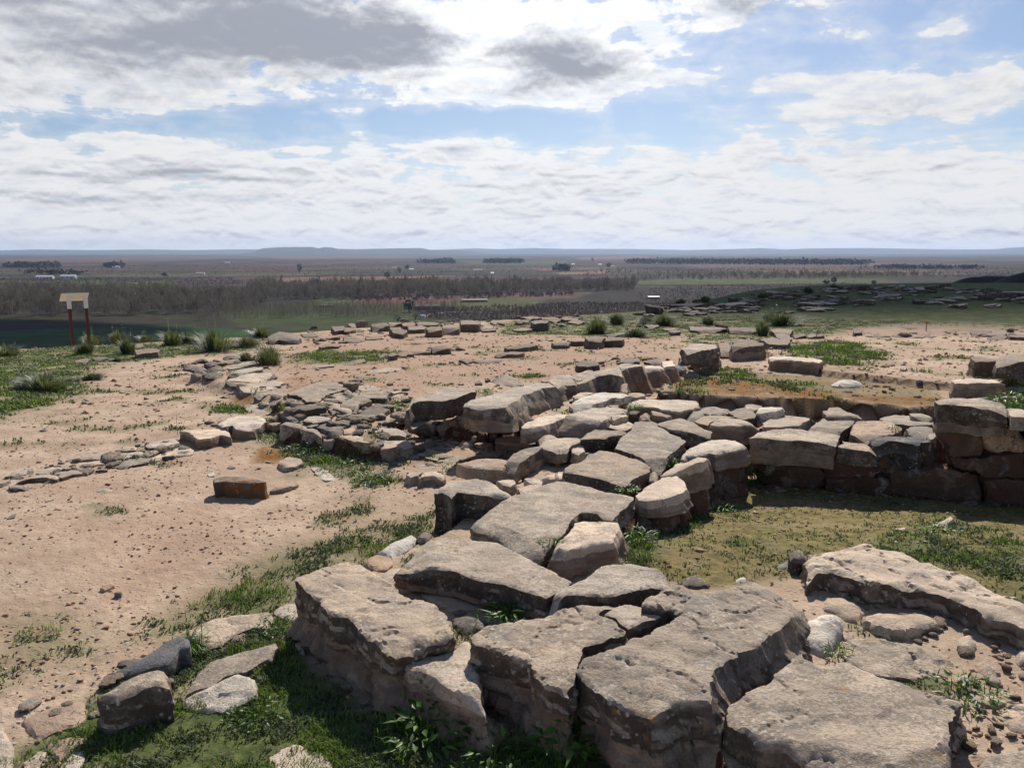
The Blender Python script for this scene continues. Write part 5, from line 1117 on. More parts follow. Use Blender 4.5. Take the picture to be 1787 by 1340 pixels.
# ================================================================== low weeds and grass
def blades(x, y, z, h, wdt, lean, rg, tint=None):
    """bent tapering blades, 3 triangles each"""
    n = len(x); a = rg.uniform(0, 6.283, n); dx, dy = np.cos(a), np.sin(a); px_, py_ = -dy, dx
    l = lean
    def pt(t, s, up):
        return np.stack([x + dx * l * h * t + px_ * wdt * s, y + dy * l * h * t + py_ * wdt * s, z + h * up], -1)
    V = np.stack([pt(0, -.5, -.02), pt(0, .5, -.02), pt(.35, -.6, .62), pt(.35, .6, .62), pt(1.0, 0, .92)], 1).reshape(-1, 3)
    F = np.array([[0, 1, 3], [0, 3, 2], [2, 3, 4]])[None] + 5 * np.arange(n)[:, None, None]
    t = rg.uniform(0, 1, n) if tint is None else tint
    return V, F.reshape(-1, 3), np.repeat(t, 5)
def weeds(name, label, n, seed, dmax, hmin, hmax, w_, thr, lean=(.4, 1.3), dmin=1.8, cl=6, mat=None):
    rg = np.random.RandomState(seed)
    az = np.radians(rg.uniform(-38, 38, n)); d = dmin * (dmax / dmin) ** rg.uniform(0, 1, n)
    x = np.sin(az) * d; y = np.cos(az) * d
    g = grassiness(x, y) * np.clip(.55 + 2.2 * fbm(x * 4.5, y * 4.5, seed + .5, 3), .03, 1.2)
    k = rg.uniform(0, 1, n) < np.clip((g - thr) * 1.6, 0, 1)
    x, y, d = x[k], y[k], d[k]
    # every seed point is a little tuft
    sc = np.clip(d / 4.2, .8, 2.6)
    tt = np.clip(rg.normal(.45, .22, len(x)), 0, 1)
    x = np.repeat(x, cl); y = np.repeat(y, cl); sc = np.repeat(sc, cl); tt = np.repeat(tt, cl)
    m = len(x); x = x + rg.normal(0, .014, m) * sc; y = y + rg.normal(0, .014, m) * sc
    z = Gn(x, y)
    h = rg.uniform(hmin, hmax, m) * np.clip(sc, .8, 1.7)
    V, F, t = blades(x, y, z, h, w_ * sc * rg.uniform(.6, 1.3, m), rg.uniform(*lean, m), rg, np.clip(tt + rg.normal(0, .12, m), 0, 1))
    o = link(bpy.data.objects.new(name, mesh_np(name, V, F, mat or MGRASS, False, dict(tint=t)))); tag(o, label, kind='stuff')
weeds('ground_cover', 'low creeping weeds over the sand and between the stones', 190000, 21, 30, .006, .022, .0062, .14, cl=5)
weeds('grass', 'short fresh grass blades at the foot of the walls', 150000, 22, 16, .014, .040, .0036, .43, (.2, .9), cl=5, mat=MFRESH)
# scattered weeds on moss floor
def moss_weeds():
    rg = np.random.RandomState(5); n = 9000
    az = np.radians(rg.uniform(4, 40, n)); d = rg.uniform(3.4, 7, n); x = np.sin(az) * d; y = np.cos(az) * d
    k = rg.uniform(0, 1, n) < mask(M_MOSS, x, y) * np.clip(.25 + 1.5 * fbm(x * 2.5, y * 2.5, 1.5, 3), .03, 1)
    x = np.repeat(x[k], 4); y = np.repeat(y[k], 4); m = len(x); x += rg.normal(0, .012, m); y += rg.normal(0, .012, m)
    V, F, t = blades(x, y, Gn(x, y), rg.uniform(.005, .016, m), rg.uniform(.004, .007, m), rg.uniform(.5, 1.4, m), rg)
    o = link(bpy.data.objects.new('ground_cover', mesh_np('ground_cover', V, F, MGRASS, False, dict(tint=t)))); tag(o, 'tiny green sprouts on the mossy floor of the sunken room', kind='stuff')
moss_weeds()

# ---- individual weeds, leafy plants
def leaves_mesh(n, rad, hgt, lw, ll, rg, spread=1.0, up=.5):
    """broad leaves on short stems"""
    V = []; F = []; T = []
    for i in range(n):
        a = rg.uniform(0, 6.283); r0 = rad * math.sqrt(rg.uniform(0, 1)) * spread; hz = hgt * rg.uniform(.15, 1) * (1 - .5 * r0 / rad)
        c = np.array([math.cos(a) * r0, math.sin(a) * r0, hz]); d = np.array([math.cos(a + rg.normal(0, .6)), math.sin(a + rg.normal(0, .6)), rg.uniform(-.2, up)]); d /= np.linalg.norm(d)
        s = np.cross(d, [0, 0, 1.0]); s /= np.linalg.norm(s) + 1e-9; s = s + np.array([0, 0, rg.uniform(-.5, .5)])
        L_ = ll * rg.uniform(.6, 1.3); W_ = lw * rg.uniform(.6, 1.2); b = len(V)
        nn = np.cross(s, d)
        V += [c, c + d * L_ * .4 + s * W_ * .5 + nn * W_ * .1, c + d * L_ * .4 - s * W_ * .5 + nn * W_ * .1, c + d * L_ + nn * L_ * rg.uniform(-.3, .05), c + d * L_ * .45 - nn * W_ * .12]
        F += [(b, b + 1, b + 4), (b + 1, b + 3, b + 4), (b + 3, b + 2, b + 4), (b + 2, b, b + 4)]
        t = rg.uniform(0, 1); T += [t] * 5
        if i % 3 == 0:   # stem
            b = len(V); w2 = .0018; V += [np.array([c[0] * .3 - w2, c[1] * .3, -.02]), np.array([c[0] * .3 + w2, c[1] * .3, -.02]), c]; F.append((b, b + 1, b + 2)); T += [.2] * 3
    return np.array(V), np.array(F), np.array(T)
def weed(px_, py_, rad, hgt, n, label, lw=.016, ll=.04, z=None, group=None):
    h = hit(px_, py_) if z is None else np.array([*on_plane(px_, py_, z), z])
    rg = np.random.RandomState(int(px_ * 7 + py_))
    V, F, T = leaves_mesh(n, rad, hgt, lw, ll, rg)
    # a few thin grass blades among the leaves
    m = n // 2; bx, by = rg.normal(0, rad * .6, m), rg.normal(0, rad * .6, m)
    V2, F2, T2 = blades(bx, by, np.zeros(m), rg.uniform(.4, 1.1, m) * hgt, np.full(m, .0035), rg.uniform(.2, .7, m), rg)
    me = mesh_np('weed', np.concatenate([V, V2]), np.concatenate([F, F2 + len(V)]), MWEED, False, dict(tint=np.concatenate([T, T2])))
    o = link(bpy.data.objects.new('weed', me)); o.location = h; tag(o, label, 'weed', group); return o
MWEED = leaf_material('fresh_weed_leaves', (0.035, 0.075, 0.012), (0.10, 0.20, 0.03), .45, .3)
weed(745, 1285, .15, .13, 160, 'tall leafy weeds in the shade under the pale lower blocks', .02, .05)
weed(985, 1330, .09, .16, 70, 'broad-leaved shiny plant in the gap between two foreground blocks', .03, .07)
weed(870, 1320, .12, .09, 110, 'dark weeds at the foot of the cracked foreground block')
weed(885, 1072, .075, .05, 90, 'jagged-leaved thistle rosette in the hollow of the foreground wall', .012, .06, z=.16)
weed(800, 1020, .05, .05, 30, 'small dark rosette beside the long slab', .01, .05, z=.17)
weed(1318, 845, .09, .20, 110, 'tall bushy weed in the corner of the sunken room', .018, .045)
weed(1110, 945, .10, .09, 120, 'bright tuft of grass beside the pale block at the mossy floor', .008, .05)
weed(1262, 893, .08, .06, 70, 'small bright tuft at the edge of the wall shadow', .008, .05)
weed(1190, 905, .12, .08, 110, 'dark weeds under the round pale stones of the central wall')
weed(1775, 715, .22, .20, 170, 'yellow-green weeds growing between the blocks at the far right', .02, .06, z=.42)
weed(1690, 1215, .12, .06, 120, 'spread of bright weeds beside the corner of the big speckled slab', .014, .035)
weed(1510, 1045, .07, .06, 60, 'small weed against the side of the long pitted slab', .014, .035)
weed(1460, 1140, .05, .05, 40, 'tiny weed at the foot of the upright whitish boulder', .010, .03)
weed(1320, 1185, .10, .04, 60, 'thin weeds in the soil gap right of the foreground block', .008, .03)
weed(965, 950, .07, .045, 60, 'reddish sprig in the crack between two pale slabs', .008, .025, z=.24)
weed(1095, 855, .08, .035, 110, 'yellowish succulent cushion between the flat slabs', .012, .02, z=.25)
weed(1165, 810, .09, .06, 90, 'dark green weeds in the gap beside the speckled slab', .010, .035, z=.20)
weed(1105, 712, .07, .05, 60, 'small weed on the white slabs', .012, .03, z=.31)
weed(965, 705, .16, .09, 120, 'grass growing along the lit side of the long block', .01, .06)
weed(845, 690, .14, .10, 110, 'bright grass in the notch between the two undercut blocks', .008, .08)
weed(990, 755, .10, .05, 70, 'low weeds under the lit edge of the white slab', .010, .04)
weed(860, 830, .12, .05, 80, 'weeds along the small pink slab', .010, .035)
weed(790, 818, .14, .05, 80, 'low weeds between the rubble and the pink slab', .010, .035)
weed(605, 820, .22, .06, 200, 'leafy weeds in front of the shaded branch wall', .014, .035)
weed(650, 840, .16, .07, 150, 'mixed weeds beside the rough dark boulder', .014, .035)
weed(545, 785, .22, .08, 170, 'shaded weeds where the low wall meets the branch wall', .014, .04)
weed(470, 765, .12, .05, 80, 'small weeds by the rounded pale block', .012, .035)
weed(690, 700, .10, .06, 70, 'weeds and litter among the rubble stones', .010, .035)
weed(650, 665, .12, .06, 70, 'weeds between the dark rubble slabs', .010, .035)
weed(1470, 735, .12, .04, 60, 'small weed on the flat mossy rock', .010, .03)
weed(1562, 752, .05, .06, 30, 'single yellow-green sprig on the wall top', .015, .03, z=.3)
weed(1400, 860, .16, .05, 60, 'dim weeds along the foot of the shaded back wall', .012, .035)
weed(1560, 875, .18, .05, 70, 'dim sprouts in the shadow of the tall right wall', .012, .035)
weed(1640, 930, .12, .06, 80, 'green weeds by the upturned flake of stone', .012, .035)
weed(330, 1140, .08, .12, 90, 'fresh grass tuft between the dark block and the white stone', .008, .06)
weed(480, 1100, .09, .07, 80, 'fresh clover patch left of the foreground blocks', .012, .02)
weed(450, 1250, .12, .05, 110, 'bright weeds right of the white stone', .012, .025)

def dead_plant(px_, py_, hgt, label, z=None, n=9):
    h = hit(px_, py_) if z is None else np.array([*on_plane(px_, py_, z), z]); rg = random.Random(int(px_))
    cu = bpy.data.curves.new('dead_stalk', 'CURVE'); cu.dimensions = '3D'; cu.bevel_depth = .0022; cu.bevel_resolution = 1
    def br(p, d, l, dep):
        s = cu.splines.new('POLY'); q = [p]
        for i in range(4):
            d = (d + Vector((rg.uniform(-.25, .25), rg.uniform(-.25, .25), .05))).normalized(); q.append(q[-1] + d * l / 4)
        s.points.add(4)
        for i, c in enumerate(q): s.points[i].co = (*c, 1); s.points[i].radius = (1 - i / 6) * (1.2 if dep == 0 else .6)
        if dep < 2:
            for k in range(n // 2 if dep == 0 else 3): br(q[rg.randint(1, 4)], (d + Vector((rg.uniform(-1, 1), rg.uniform(-1, 1), rg.uniform(0, .5)))).normalized(), l * .5, dep + 1)
    br(Vector((0, 0, -.01)), Vector((.05, 0, 1)), hgt, 0); br(Vector((.01, .01, -.01)), Vector((.35, 0, 1)).normalized(), hgt * .8, 0)
    cu.materials.append(MTWIG); t_ = bpy.data.objects.new('tmp', cu); link(t_); bpy.context.view_layer.update(); me = bpy.data.meshes.new_from_object(t_.evaluated_get(bpy.context.evaluated_depsgraph_get())); bpy.data.objects.remove(t_); o = link(bpy.data.objects.new('dead_plant', me)); o.location = h; tag(o, label, 'dead plant')
dead_plant(968, 832, .17, 'dry branching brown stalk standing among the central slabs', z=.2)
dead_plant(310, 758, .13, 'thin dry stalks beside the low left wall', n=5)
dead_plant(1205, 890, .07, 'small dead twig under the round pale stone')

# ---- spiky shrubs
def shrub(px_, py_, wpx, hpx, label, stalks=2, dens=1.0):
    rg0 = .72 + .35 * abs(math.sin(px_ * 3.7)); h = hit(px_, py_); d = math.hypot(h[0], h[1]); k = math.sqrt(d * d + ZC * ZC) / FPX
    W, H = wpx * k * .56, hpx * k * rg0; rg = np.random.RandomState(int(px_ * 3 + py_))
    n = int(620 * dens); a = rg.uniform(0, 6.283, n); q = np.sqrt(rg.uniform(0, 1, n)); lob = 1 + .45 * np.sin(a * 2 + px_) + .25 * np.sin(a * 3 + py_); x = np.cos(a) * q * W * .45 * lob; y = np.sin(a) * q * W * .45 * lob
    px2 = rg.uniform(.25, 1.0, n) * (1.05 - .35 * q); hh = H * px2
    out = q * W * .9 * lob * rg.uniform(.4, 1.3, n)
    dx, dy = np.cos(a), np.sin(a); wd = .010 * rg.uniform(.6, 1.3, n) * max(1, d / 16); s_ = np.stack([-dy, dx], 1)
    P0 = np.stack([x, y, np.full(n, -.03)], 1); P1 = np.stack([x + dx * out * .45, y + dy * out * .45, hh * .7], 1); P2 = np.stack([x + dx * out * 1.0, y + dy * out * 1.0, hh * rg.uniform(.75, 1.0, n)], 1)
    S3 = np.concatenate([s_, np.zeros((n, 1))], 1) * wd[:, None] * .5
    V = np.stack([P0 - S3, P0 + S3, P1 - S3, P1 + S3, P2], 1).reshape(-1, 3); F = (np.array([[0, 1, 3], [0, 3, 2], [2, 3, 4]])[None] + 5 * np.arange(n)[:, None, None]).reshape(-1, 3)
    T = np.repeat(np.clip(rg.normal(.5, .25, n) + .25 * (px2 - .6), 0, 1), 5)
    root = empty('shrub', tuple(map(float, h))); tag(root, label, 'shrub', 'spiky shrubs on the site')
    link(bpy.data.objects.new('foliage', mesh_np('foliage', V, F, MSHRUB, False, dict(tint=T))), root)
    for i in range(stalks + 1):
        a = rg.uniform(0, 6.283); hh = H * rg.uniform(1.1, 1.35); bx, by = rg.uniform(-.3, .3) * W, rg.uniform(-.3, .3) * W
        b = .006 * max(1, d / 14)
        v = [(bx - b, by, 0), (bx + b, by, 0), (bx, by + b, 0), (bx * 1.5, by * 1.5, hh)]
        for j in range(7):
            zz = hh * (.7 + .05 * j); v += [(bx * 1.4 + rg.uniform(-3, 3) * b, by * 1.4 + rg.uniform(-3, 3) * b, zz + rg.uniform(0, 2) * b) for _ in range(3)]
        f = [(0, 1, 3), (1, 2, 3), (2, 0, 3)] + [(4 + 3 * j, 5 + 3 * j, 6 + 3 * j) for j in range(7)]
        link(bpy.data.objects.new('stalk', mesh_np('stalk', v, f, MSHRUB, False, dict(tint=np.full(len(v), .8)))), root)
for a in [(150, 618, 26, 26, 'small dark shrub in front of the information board'), (161, 602, 36, 22, 'low shrub hiding the foot of the farther board post'), (206, 596, 32, 20, 'small shrub right of the information board'),
          (222, 618, 26, 32, 'narrow upright shrub touching the flat-topped dark rock'), (299, 601, 44, 36, 'dense bushy shrub on the plateau edge in front of the dark green field'), (329, 600, 40, 24, 'pale wispy shrub between the two biggest edge shrubs'),
          (373, 612, 60, 48, 'largest shrub on the left plateau edge'), (428, 606, 44, 28, 'spreading grey-green shrub left of the big brown boulder'), (455, 588, 36, 24, 'shrub at the plateau edge just behind the big brown boulder'),
          (469, 637, 58, 42, 'spiky dark clump at the end of the rubble course'), (430, 630, 34, 18, 'low grey leaves beside the spiky dark clump'), (78, 680, 66, 38, 'wide ragged shrub alone on the left grassy slope'), (52, 678, 34, 26, 'smaller tuft joined to the wide ragged shrub'),
          (10, 618, 56, 18, 'low grey shrub at the left edge of the view'), (157, 662, 36, 14, 'thin sparse tuft on the sand by the left slope'), (255, 596, 30, 14, 'low dry shrub among the edge stones'),
          (1042, 582, 50, 40, 'tall shrub with flower stalks behind the long brown block'), (1076, 566, 26, 26, 'dark upright shrub beyond the tall stalked one'), (1108, 588, 44, 26, 'low shrub right behind the long brown block'), (1158, 570, 44, 32, 'dense dark green round shrub on the back grass'),
          (1128, 566, 22, 20, 'small shrub left of the dense round one'), (1331, 586, 28, 34, 'upright shrub before the flat stones at the terrace corner'), (1365, 568, 46, 30, 'wide dark shrub behind the terrace corner'), (1236, 566, 24, 18, 'small shrub on the back grass'),
          (1345, 560, 34, 22, 'bluish shrub left of the wide dark one'), (203, 632, 14, 12, 'tiny tuft left of the flat-topped rock')]:
    shrub(*a)
# scattered dark bushes over the rocky slope
for i, (x, y, wp, hp, lb) in enumerate([(1188, 532, 18, 16, 'low dark bush at the left end of the rocky slope'), (1410, 512, 16, 15, 'rounded dark bush standing up from the rocky slope'), (1455, 506, 14, 12, 'small bush on the crest of the rocky slope'), (1492, 506, 20, 12, 'flat dark bush on the crest right of the small one'), (1330, 520, 20, 12, 'spreading bush on the left crest of the rocky slope'), (1230, 527, 18, 14, 'ragged bush above the left rocks')]):
    shrub(x, y, wp, hp, lb, 0, .6)

# ---- information board seen from behind
def info_board():
    A = hit(127, 601); root = empty('information_board', tuple(map(float, A))); tag(root, 'small slanted information lectern on two brown posts at the plateau edge', 'sign')
    mb = simple('brown_painted_metal', (0.13, 0.045, 0.03), .7, 20, .2); mc = simple('cream_painted_metal', (0.80, 0.78, 0.72), .5, 12, .05); mp = simple('panel_print', (0.42, 0.20, 0.14), .4, 6, .2)
    d = A[1]; k = math.hypot(d, ZC) / FPX
    def box(name, c, sx, sy, sz, mat, rot=None, taper=1.0):
        v = []
        for zz, t in ((-.5, 1), (.5, taper)):
            for a, b in ((-.5, -.5), (.5, -.5), (.5, .5), (-.5, .5)): v.append(Vector((a * sx * t, b * sy * t, zz * sz)))
        if rot: v = [rot @ q for q in v]
        v = [tuple(q + Vector(c)) for q in v]
        me = bpy.data.meshes.new(name); me.from_pydata(v, [], [(0, 3, 2, 1), (4, 5, 6, 7), (0, 1, 5, 4), (1, 2, 6, 5), (2, 3, 7, 6), (3, 0, 4, 7)]); me.materials.append(mat); me.update()
        o = link(bpy.data.objects.new(name, me), root)
        bv = o.modifiers.new('bevel', 'BEVEL'); bv.width = .004; bv.segments = 2
        return o
    from mathutils import Matrix
    H = 80 * k
    yaw = Matrix.Rotation(R(38), 3, 'Z')
    s = 21 * k / math.cos(R(38))
    P = [Vector((0, 0, 0)), yaw @ Vector((s, 0, 0)) + Vector((-.01, 0, 0))]
    low = 56 * k
    for i, p in enumerate(P):
        g = float(Gs(A[0] + p.x, A[1] + p.y) - A[2]); zt = 62 * k
        box('post', (p.x, p.y, (g - .1 + zt) / 2), .068, .05, zt - g + .1, mb, yaw)
        box('sleeve', (p.x, p.y, zt + 12.5 * k), .09, .07, 25 * k, mc, yaw)
    c = Vector((7 * k, .06, 0))
    tilt = yaw @ Matrix.Rotation(R(-30), 3, 'X')
    cz = 82 * k
    box('panel', (c.x - .02, c.y + .05, cz), .60, .38, .022, mc, tilt)
    nrm = tilt @ Vector((0, 0, 1))
    box('printed_face', tuple(Vector((c.x - .02, c.y + .05, cz)) + nrm * .0135), .58, .36, .006, mp, tilt)
info_board()
def stake():
    A = hit(1616, 578); d = math.hypot(A[1], ZC) / FPX; H = 20 * d
    root = empty('marker_stake', tuple(map(float, A))); tag(root, 'thin stake with a yellow-orange cap on the far grass', 'stake')
    m1 = simple('stake_wood', (.10, .07, .05)); m2 = simple('yellow_cap_paint', (.75, .34, .05), .5)
    def cone(name, z0, z1, r0, r1, mat):
        v = []; n = 8
        for z, r in ((z0, r0), (z1, r1)): v += [(math.cos(6.283 * i / n) * r, math.sin(6.283 * i / n) * r, z) for i in range(n)]
        f = [(i, (i + 1) % n, n + (i + 1) % n, n + i) for i in range(n)] + [tuple(range(n))[::-1], tuple(range(n, 2 * n))]
        me = bpy.data.meshes.new(name); me.from_pydata(v, [], f); me.materials.append(mat); link(bpy.data.objects.new(name, me), root)
    cone('shaft', -.1, H * .86, .013, .012, m1); cone('cap', H * .86, H, .05, .03, m2)
stake()
# ================================================================== the valley
ZV = -46.0
def vp(px, py, z=ZV): return on_plane(px, py, z)
def vz(x, y):
    d = np.hypot(x, y)
    return ZV + 1.5 * fbm(x / 400, y / 400, 3.3, 3) * sstep(d, 500, 1500)
# picture outlines of fields on the valley floor, with their own colour
FIELDS = [
 ([(-400, 575), (0, 578), (120, 572), (330, 567), (480, 575), (600, 590), (600, 720), (-400, 720)], (.034, .090, .028)),
 ([(-400, 548), (300, 545), (560, 545), (700, 552), (900, 560), (700, 600), (300, 566), (-400, 574)], (.045, .042, .028)),
 ([(370, 545), (560, 527), (700, 540), (820, 560), (600, 580), (420, 572)], (.060, .078, .028)),
 ([(540, 523), (620, 520), (700, 524), (900, 530), (900, 545), (640, 545)], (.085, .105, .040)),
 ([(600, 528), (640, 520), (760, 517), (815, 524), (810, 533), (700, 532)], (.17, .088, .080)),
 ([(700, 522), (820, 514), (1000, 510), (1200, 512), (1130, 519), (900, 523)], (.13, .085, .070)),
 ([(720, 536), (820, 530), (1000, 527), (1150, 530), (1180, 546), (900, 560), (720, 556)], (.038, .032, .026)),
 ([(770, 530), (850, 516), (960, 524), (900, 540), (800, 540)], (.10, .105, .042)),
 ([(1090, 490), (1200, 486), (1500, 485), (1560, 492), (1300, 497), (1130, 500)], (.105, .125, .055)),
 ([(1090, 497), (1560, 494), (1800, 505), (1700, 540), (1100, 545), (1000, 520)], (.040, .034, .032)),
 ([(1560, 483), (1787, 486), (2000, 490), (2000, 510), (1560, 505)], (.055, .050, .045)),
 ([(430, 490), (520, 484), (820, 480), (700, 486), (560, 493)], (.22, .135, .10)),
 ([(200, 494), (300, 489), (318, 496), (240, 500)], (.085, .14, .022)),
 ([(100, 490), (200, 487), (215, 495), (120, 497)], (.075, .095, .035)),
 ([(0, 452), (300, 447), (420, 450), (300, 456), (0, 460)], (.14, .095, .075)),
 ([(430, 447), (700, 447), (760, 450), (500, 453)], (.17, .11, .085)),
 ([(1000, 449), (1120, 447), (1160, 451), (1010, 454)], (.20, .12, .095)),
 ([(900, 468), (1020, 466), (1060, 470), (950, 473)], (.19, .11, .09)),
 ([(960, 476), (1060, 472), (1060, 478), (980, 480)], (.26, .18, .13)),
 ([(1190, 461), (1500, 458), (1700, 462), (1500, 470), (1200, 468)], (.15, .095, .085)),
 ([(1300, 472), (1480, 469), (1600, 474), (1400, 478)], (.17, .13, .085)),
 ([(560, 466), (760, 463), (820, 467), (600, 472)], (.12, .070, .068)),
 ([(330, 464), (540, 462), (500, 474), (350, 472)], (.10, .055, .060)),
 ([(800, 455), (1000, 456), (980, 462), (820, 462)], (.10, .105, .070)),
]
def build_valley():
    az = np.concatenate([np.arange(-75, -42, 3.0), np.arange(-42, 42, .36), np.arange(42, 76, 3.0)])
    r = np.geomspace(55, 17000, 350)
    A, Rr = np.meshgrid(np.radians(az), r); x = np.sin(A) * Rr; y = np.cos(A) * Rr
    z = vz(x, y)
    V = np.stack([x, y, z], -1).reshape(-1, 3); nr, na = x.shape
    i = np.arange(nr - 1)[:, None] * na + np.arange(na - 1)[None]
    F = np.stack([i, i + na, i + na + 1, i + 1], -1).reshape(-1, 4)
    X, Y = x.ravel(), y.ravel(); d = np.hypot(X, Y)
    # patchwork: many strip fields
    u = X * .94 + Y * .34; v = -X * .34 + Y * .94
    cell = np.floor(v / (110 + 0 * v) + 2.2 * pn(u / 900, v / 900, 4)) * 57 + np.floor(u / 260 + 3 * pn(v / 1100, u / 1300, 8)) * 13
    hsh = np.abs(np.sin(cell * 12.9898) * 43758.5453) % 1
    pal = np.array([(.050, .036, .038), (.070, .050, .048), (.038, .038, .030), (.100, .066, .060), (.055, .066, .030), (.16, .10, .082), (.036, .030, .034), (.085, .092, .040)])
    c = pal[(hsh * 7.999).astype(int)]
    for pts, colr in FIELDS:
        P = np.array([vp(a, b) for a, b in pts]); s_ = max(4, np.hypot(*P.mean(0)) * .006)
        lo, hi = P.min(0) - s_, P.max(0) + s_; sel = (X > lo[0]) & (X < hi[0]) & (Y > lo[1]) & (Y < hi[1])
        if sel.any():
            f = (1 - sstep(sdf(X[sel], Y[sel], P), -s_, s_ * .5))[:, None]; c[sel] = c[sel] * (1 - f) + np.array(colr) * f
    c = c * .74 * (1 + .45 * fbm(X / 90, Y / 90, 2.2, 4))[:, None]
    m, w, b = new_mat('valley_fields')
    tc = w.new('ShaderNodeTexCoord'); p = tc.outputs['Object']
    cc = attr(w, 'field').outputs['Color']
    n1 = w.noise(p, .05, 6, .65); n2 = w.noise(w.vm('MULTIPLY', p, (.35, 1.0, 1.0)), .22, 5, .6)
    col = w.mix(1.0, cc, w.mix(w.ramp(n1, .3, .7), (.68, .68, .68), (1.35, 1.35, 1.3)), 'MULTIPLY')
    col = w.mix(1.0, col, w.mix(w.ramp(n2, .3, .7), (.72, .72, .72), (1.28, 1.26, 1.2)), 'MULTIPLY')
    w.l.new(col, b.inputs['Base Color']); b.inputs['Roughness'].default_value = 1; b.inputs['Specular IOR Level'].default_value = .05
    o = link(bpy.data.objects.new('valley_floor', mesh_np('valley_floor', V, F, m, True, dict(field=c)))); tag(o, 'wide valley floor patched with brown orchards and green fields', kind='structure')
build_valley()

# ---- hills along the horizon: skyline in picture points, at a distance
def ridge(label, pts, dist, col, seed, foot=ZV, deep=1400, namp=6):
    xs_p = np.linspace(pts[0][0], pts[-1][0], 420); ys_p = np.interp(xs_p, [a for a, _ in pts], [b for _, b in pts])
    rows = []; K = 14
    for k in range(K):
        t = k / (K - 1); f = math.sin(min(1, t / .45) * math.pi / 2) ** .8 if t < .45 else 1 - sstep(np.array([t]), .75, 1.0)[0] * .9
        Y = dist + (t - .45) * deep
        rx = np.array([ray(a, b) for a, b in zip(xs_p, ys_p)])
        X = rx[:, 0] / rx[:, 1] * dist; zt = ZC + rx[:, 2] / rx[:, 1] * dist
        zt = zt + namp * .3 * fbm(X / 260, seed, 0, 4)
        gul = namp * fbm(X / 180, k * .8, seed, 4) * (1 if 0 < k < K - 1 else 0) * (1 - abs(f - .5))
        rows.append(np.stack([X * Y / dist, np.full(len(X), Y), foot - 3 + (zt - foot + 3) * f + gul * (f < .97)], 1))
    V = np.concatenate(rows); na = len(xs_p); i = np.arange(K - 1)[:, None] * na + np.arange(na - 1)[None]
    F = np.stack([i, i + 1, i + na + 1, i + na], -1).reshape(-1, 4)
    m = simple('far_hill_ground', col, 1.0, .004, .35)
    o = link(bpy.data.objects.new('hills', mesh_np('hills', V, F, m, True))); tag(o, label, kind='structure')
ridge('farthest faint line of hills on the horizon', [(-700, 435.5), (0, 437), (60, 435.5), (160, 436.5), (260, 435.5), (330, 436.5), (430, 435), (520, 436.5), (700, 437.5), (780, 435.5), (830, 433.5), (870, 435), (930, 433), (990, 434.5), (1100, 434.5), (1200, 436.5), (1290, 434.5), (1330, 433), (1370, 435.5), (1420, 433.5), (1520, 433), (1600, 434.5), (1660, 435.5), (1740, 435), (1760, 432.5), (1800, 430.5), (2000, 428.5), (2500, 432.5)], 14500, (.055, .065, .070), 2.2)
ridge('flat-topped mesa hills left of centre on the horizon', [(380, 446), (440, 440), (458, 433.5), (490, 431.5), (545, 431), (556, 433.5), (565, 431.3), (578, 432), (590, 434.5), (620, 435), (690, 433.5), (735, 433), (750, 436), (800, 437), (860, 443)], 10500, (.045, .050, .052), 4.2, namp=5)
ridge('long level bluff below the skyline at the right', [(1120, 448), (1180, 445), (1290, 445), (1480, 444), (1550, 446), (1700, 447), (1850, 448), (2300, 447)], 7600, (.065, .068, .055), 6.1, namp=4, deep=900)
ridge('low dark ridge in the middle distance', [(700, 456), (760, 450), (840, 449), (900, 455), (960, 457)], 5200, (.055, .050, .045), 7.1, namp=3, deep=500)
ridge('pale low ridge in the far left', [(180, 455), (260, 450), (400, 449), (520, 452), (640, 455)], 5600, (.075, .062, .055), 8.3, namp=3, deep=500)

# ---- trees of the valley
MBARE = leaf_material('bare_twigs', (0.10, 0.085, 0.062), (0.26, 0.225, 0.165), .9, .14, (1, .95, .85))
MEVER = leaf_material('dark_evergreen', (0.010, 0.016, 0.010), (0.030, 0.040, 0.022), .9, .0)
MORCH = leaf_material('orchard_twigs', (0.075, 0.056, 0.046), (0.18, 0.125, 0.105), .9, .12, (1, .9, .85))
def slivers(X, Y, Z, H, Wd, rg, per, crown=.55, bushy=1.0, thin=.035):
    """bare trees: a trunk sliver and upward-fanning twig slivers"""
    n = len(X); V = []; 
    x = np.repeat(X, per); y = np.repeat(Y, per); z = np.repeat(Z, per); h = np.repeat(H, per); w = np.repeat(Wd, per); m = n * per
    a = rg.uniform(0, 6.283, m); q = np.sqrt(rg.uniform(0, 1, m)); t0 = rg.uniform(.12, .6, m); t1 = np.clip(t0 + rg.uniform(.2, .5, m), 0, 1) * (1 - .35 * q ** 2)
    bx = x + np.cos(a) * q * w * .25; by = y + np.sin(a) * q * w * .25; tx = x + np.cos(a) * q * w * .55 * bushy; ty = y + np.sin(a) * q * w * .55 * bushy
    th = h * thin * rg.uniform(.5, 1.3, m) * bushy
    i0 = np.arange(m) % per == 0
    bx[i0] = x[i0]; by[i0] = y[i0]; t0[i0] = -.03; tx[i0] = x[i0]; ty[i0] = y[i0]; t1[i0] = .9; th[i0] = h[i0] * .03
    V = np.stack([np.stack([bx - th * .5, by, z + h * t0], 1), np.stack([bx + th * .5, by, z + h * t0], 1), np.stack([tx + th * .7 * ~i0, ty, z + h * t1 * .97], 1), np.stack([tx - th * .4 * ~i0, ty + th * .3, z + h * t1], 1)], 1).reshape(-1, 3)
    F = (np.array([[0, 1, 2], [0, 2, 3]])[None] + 4 * np.arange(m)[:, None, None]).reshape(-1, 3)
    T = np.repeat(np.repeat(rg.uniform(0, 1, n), per) * .7 + rg.uniform(0, .3, m), 4)
    return V, F, T
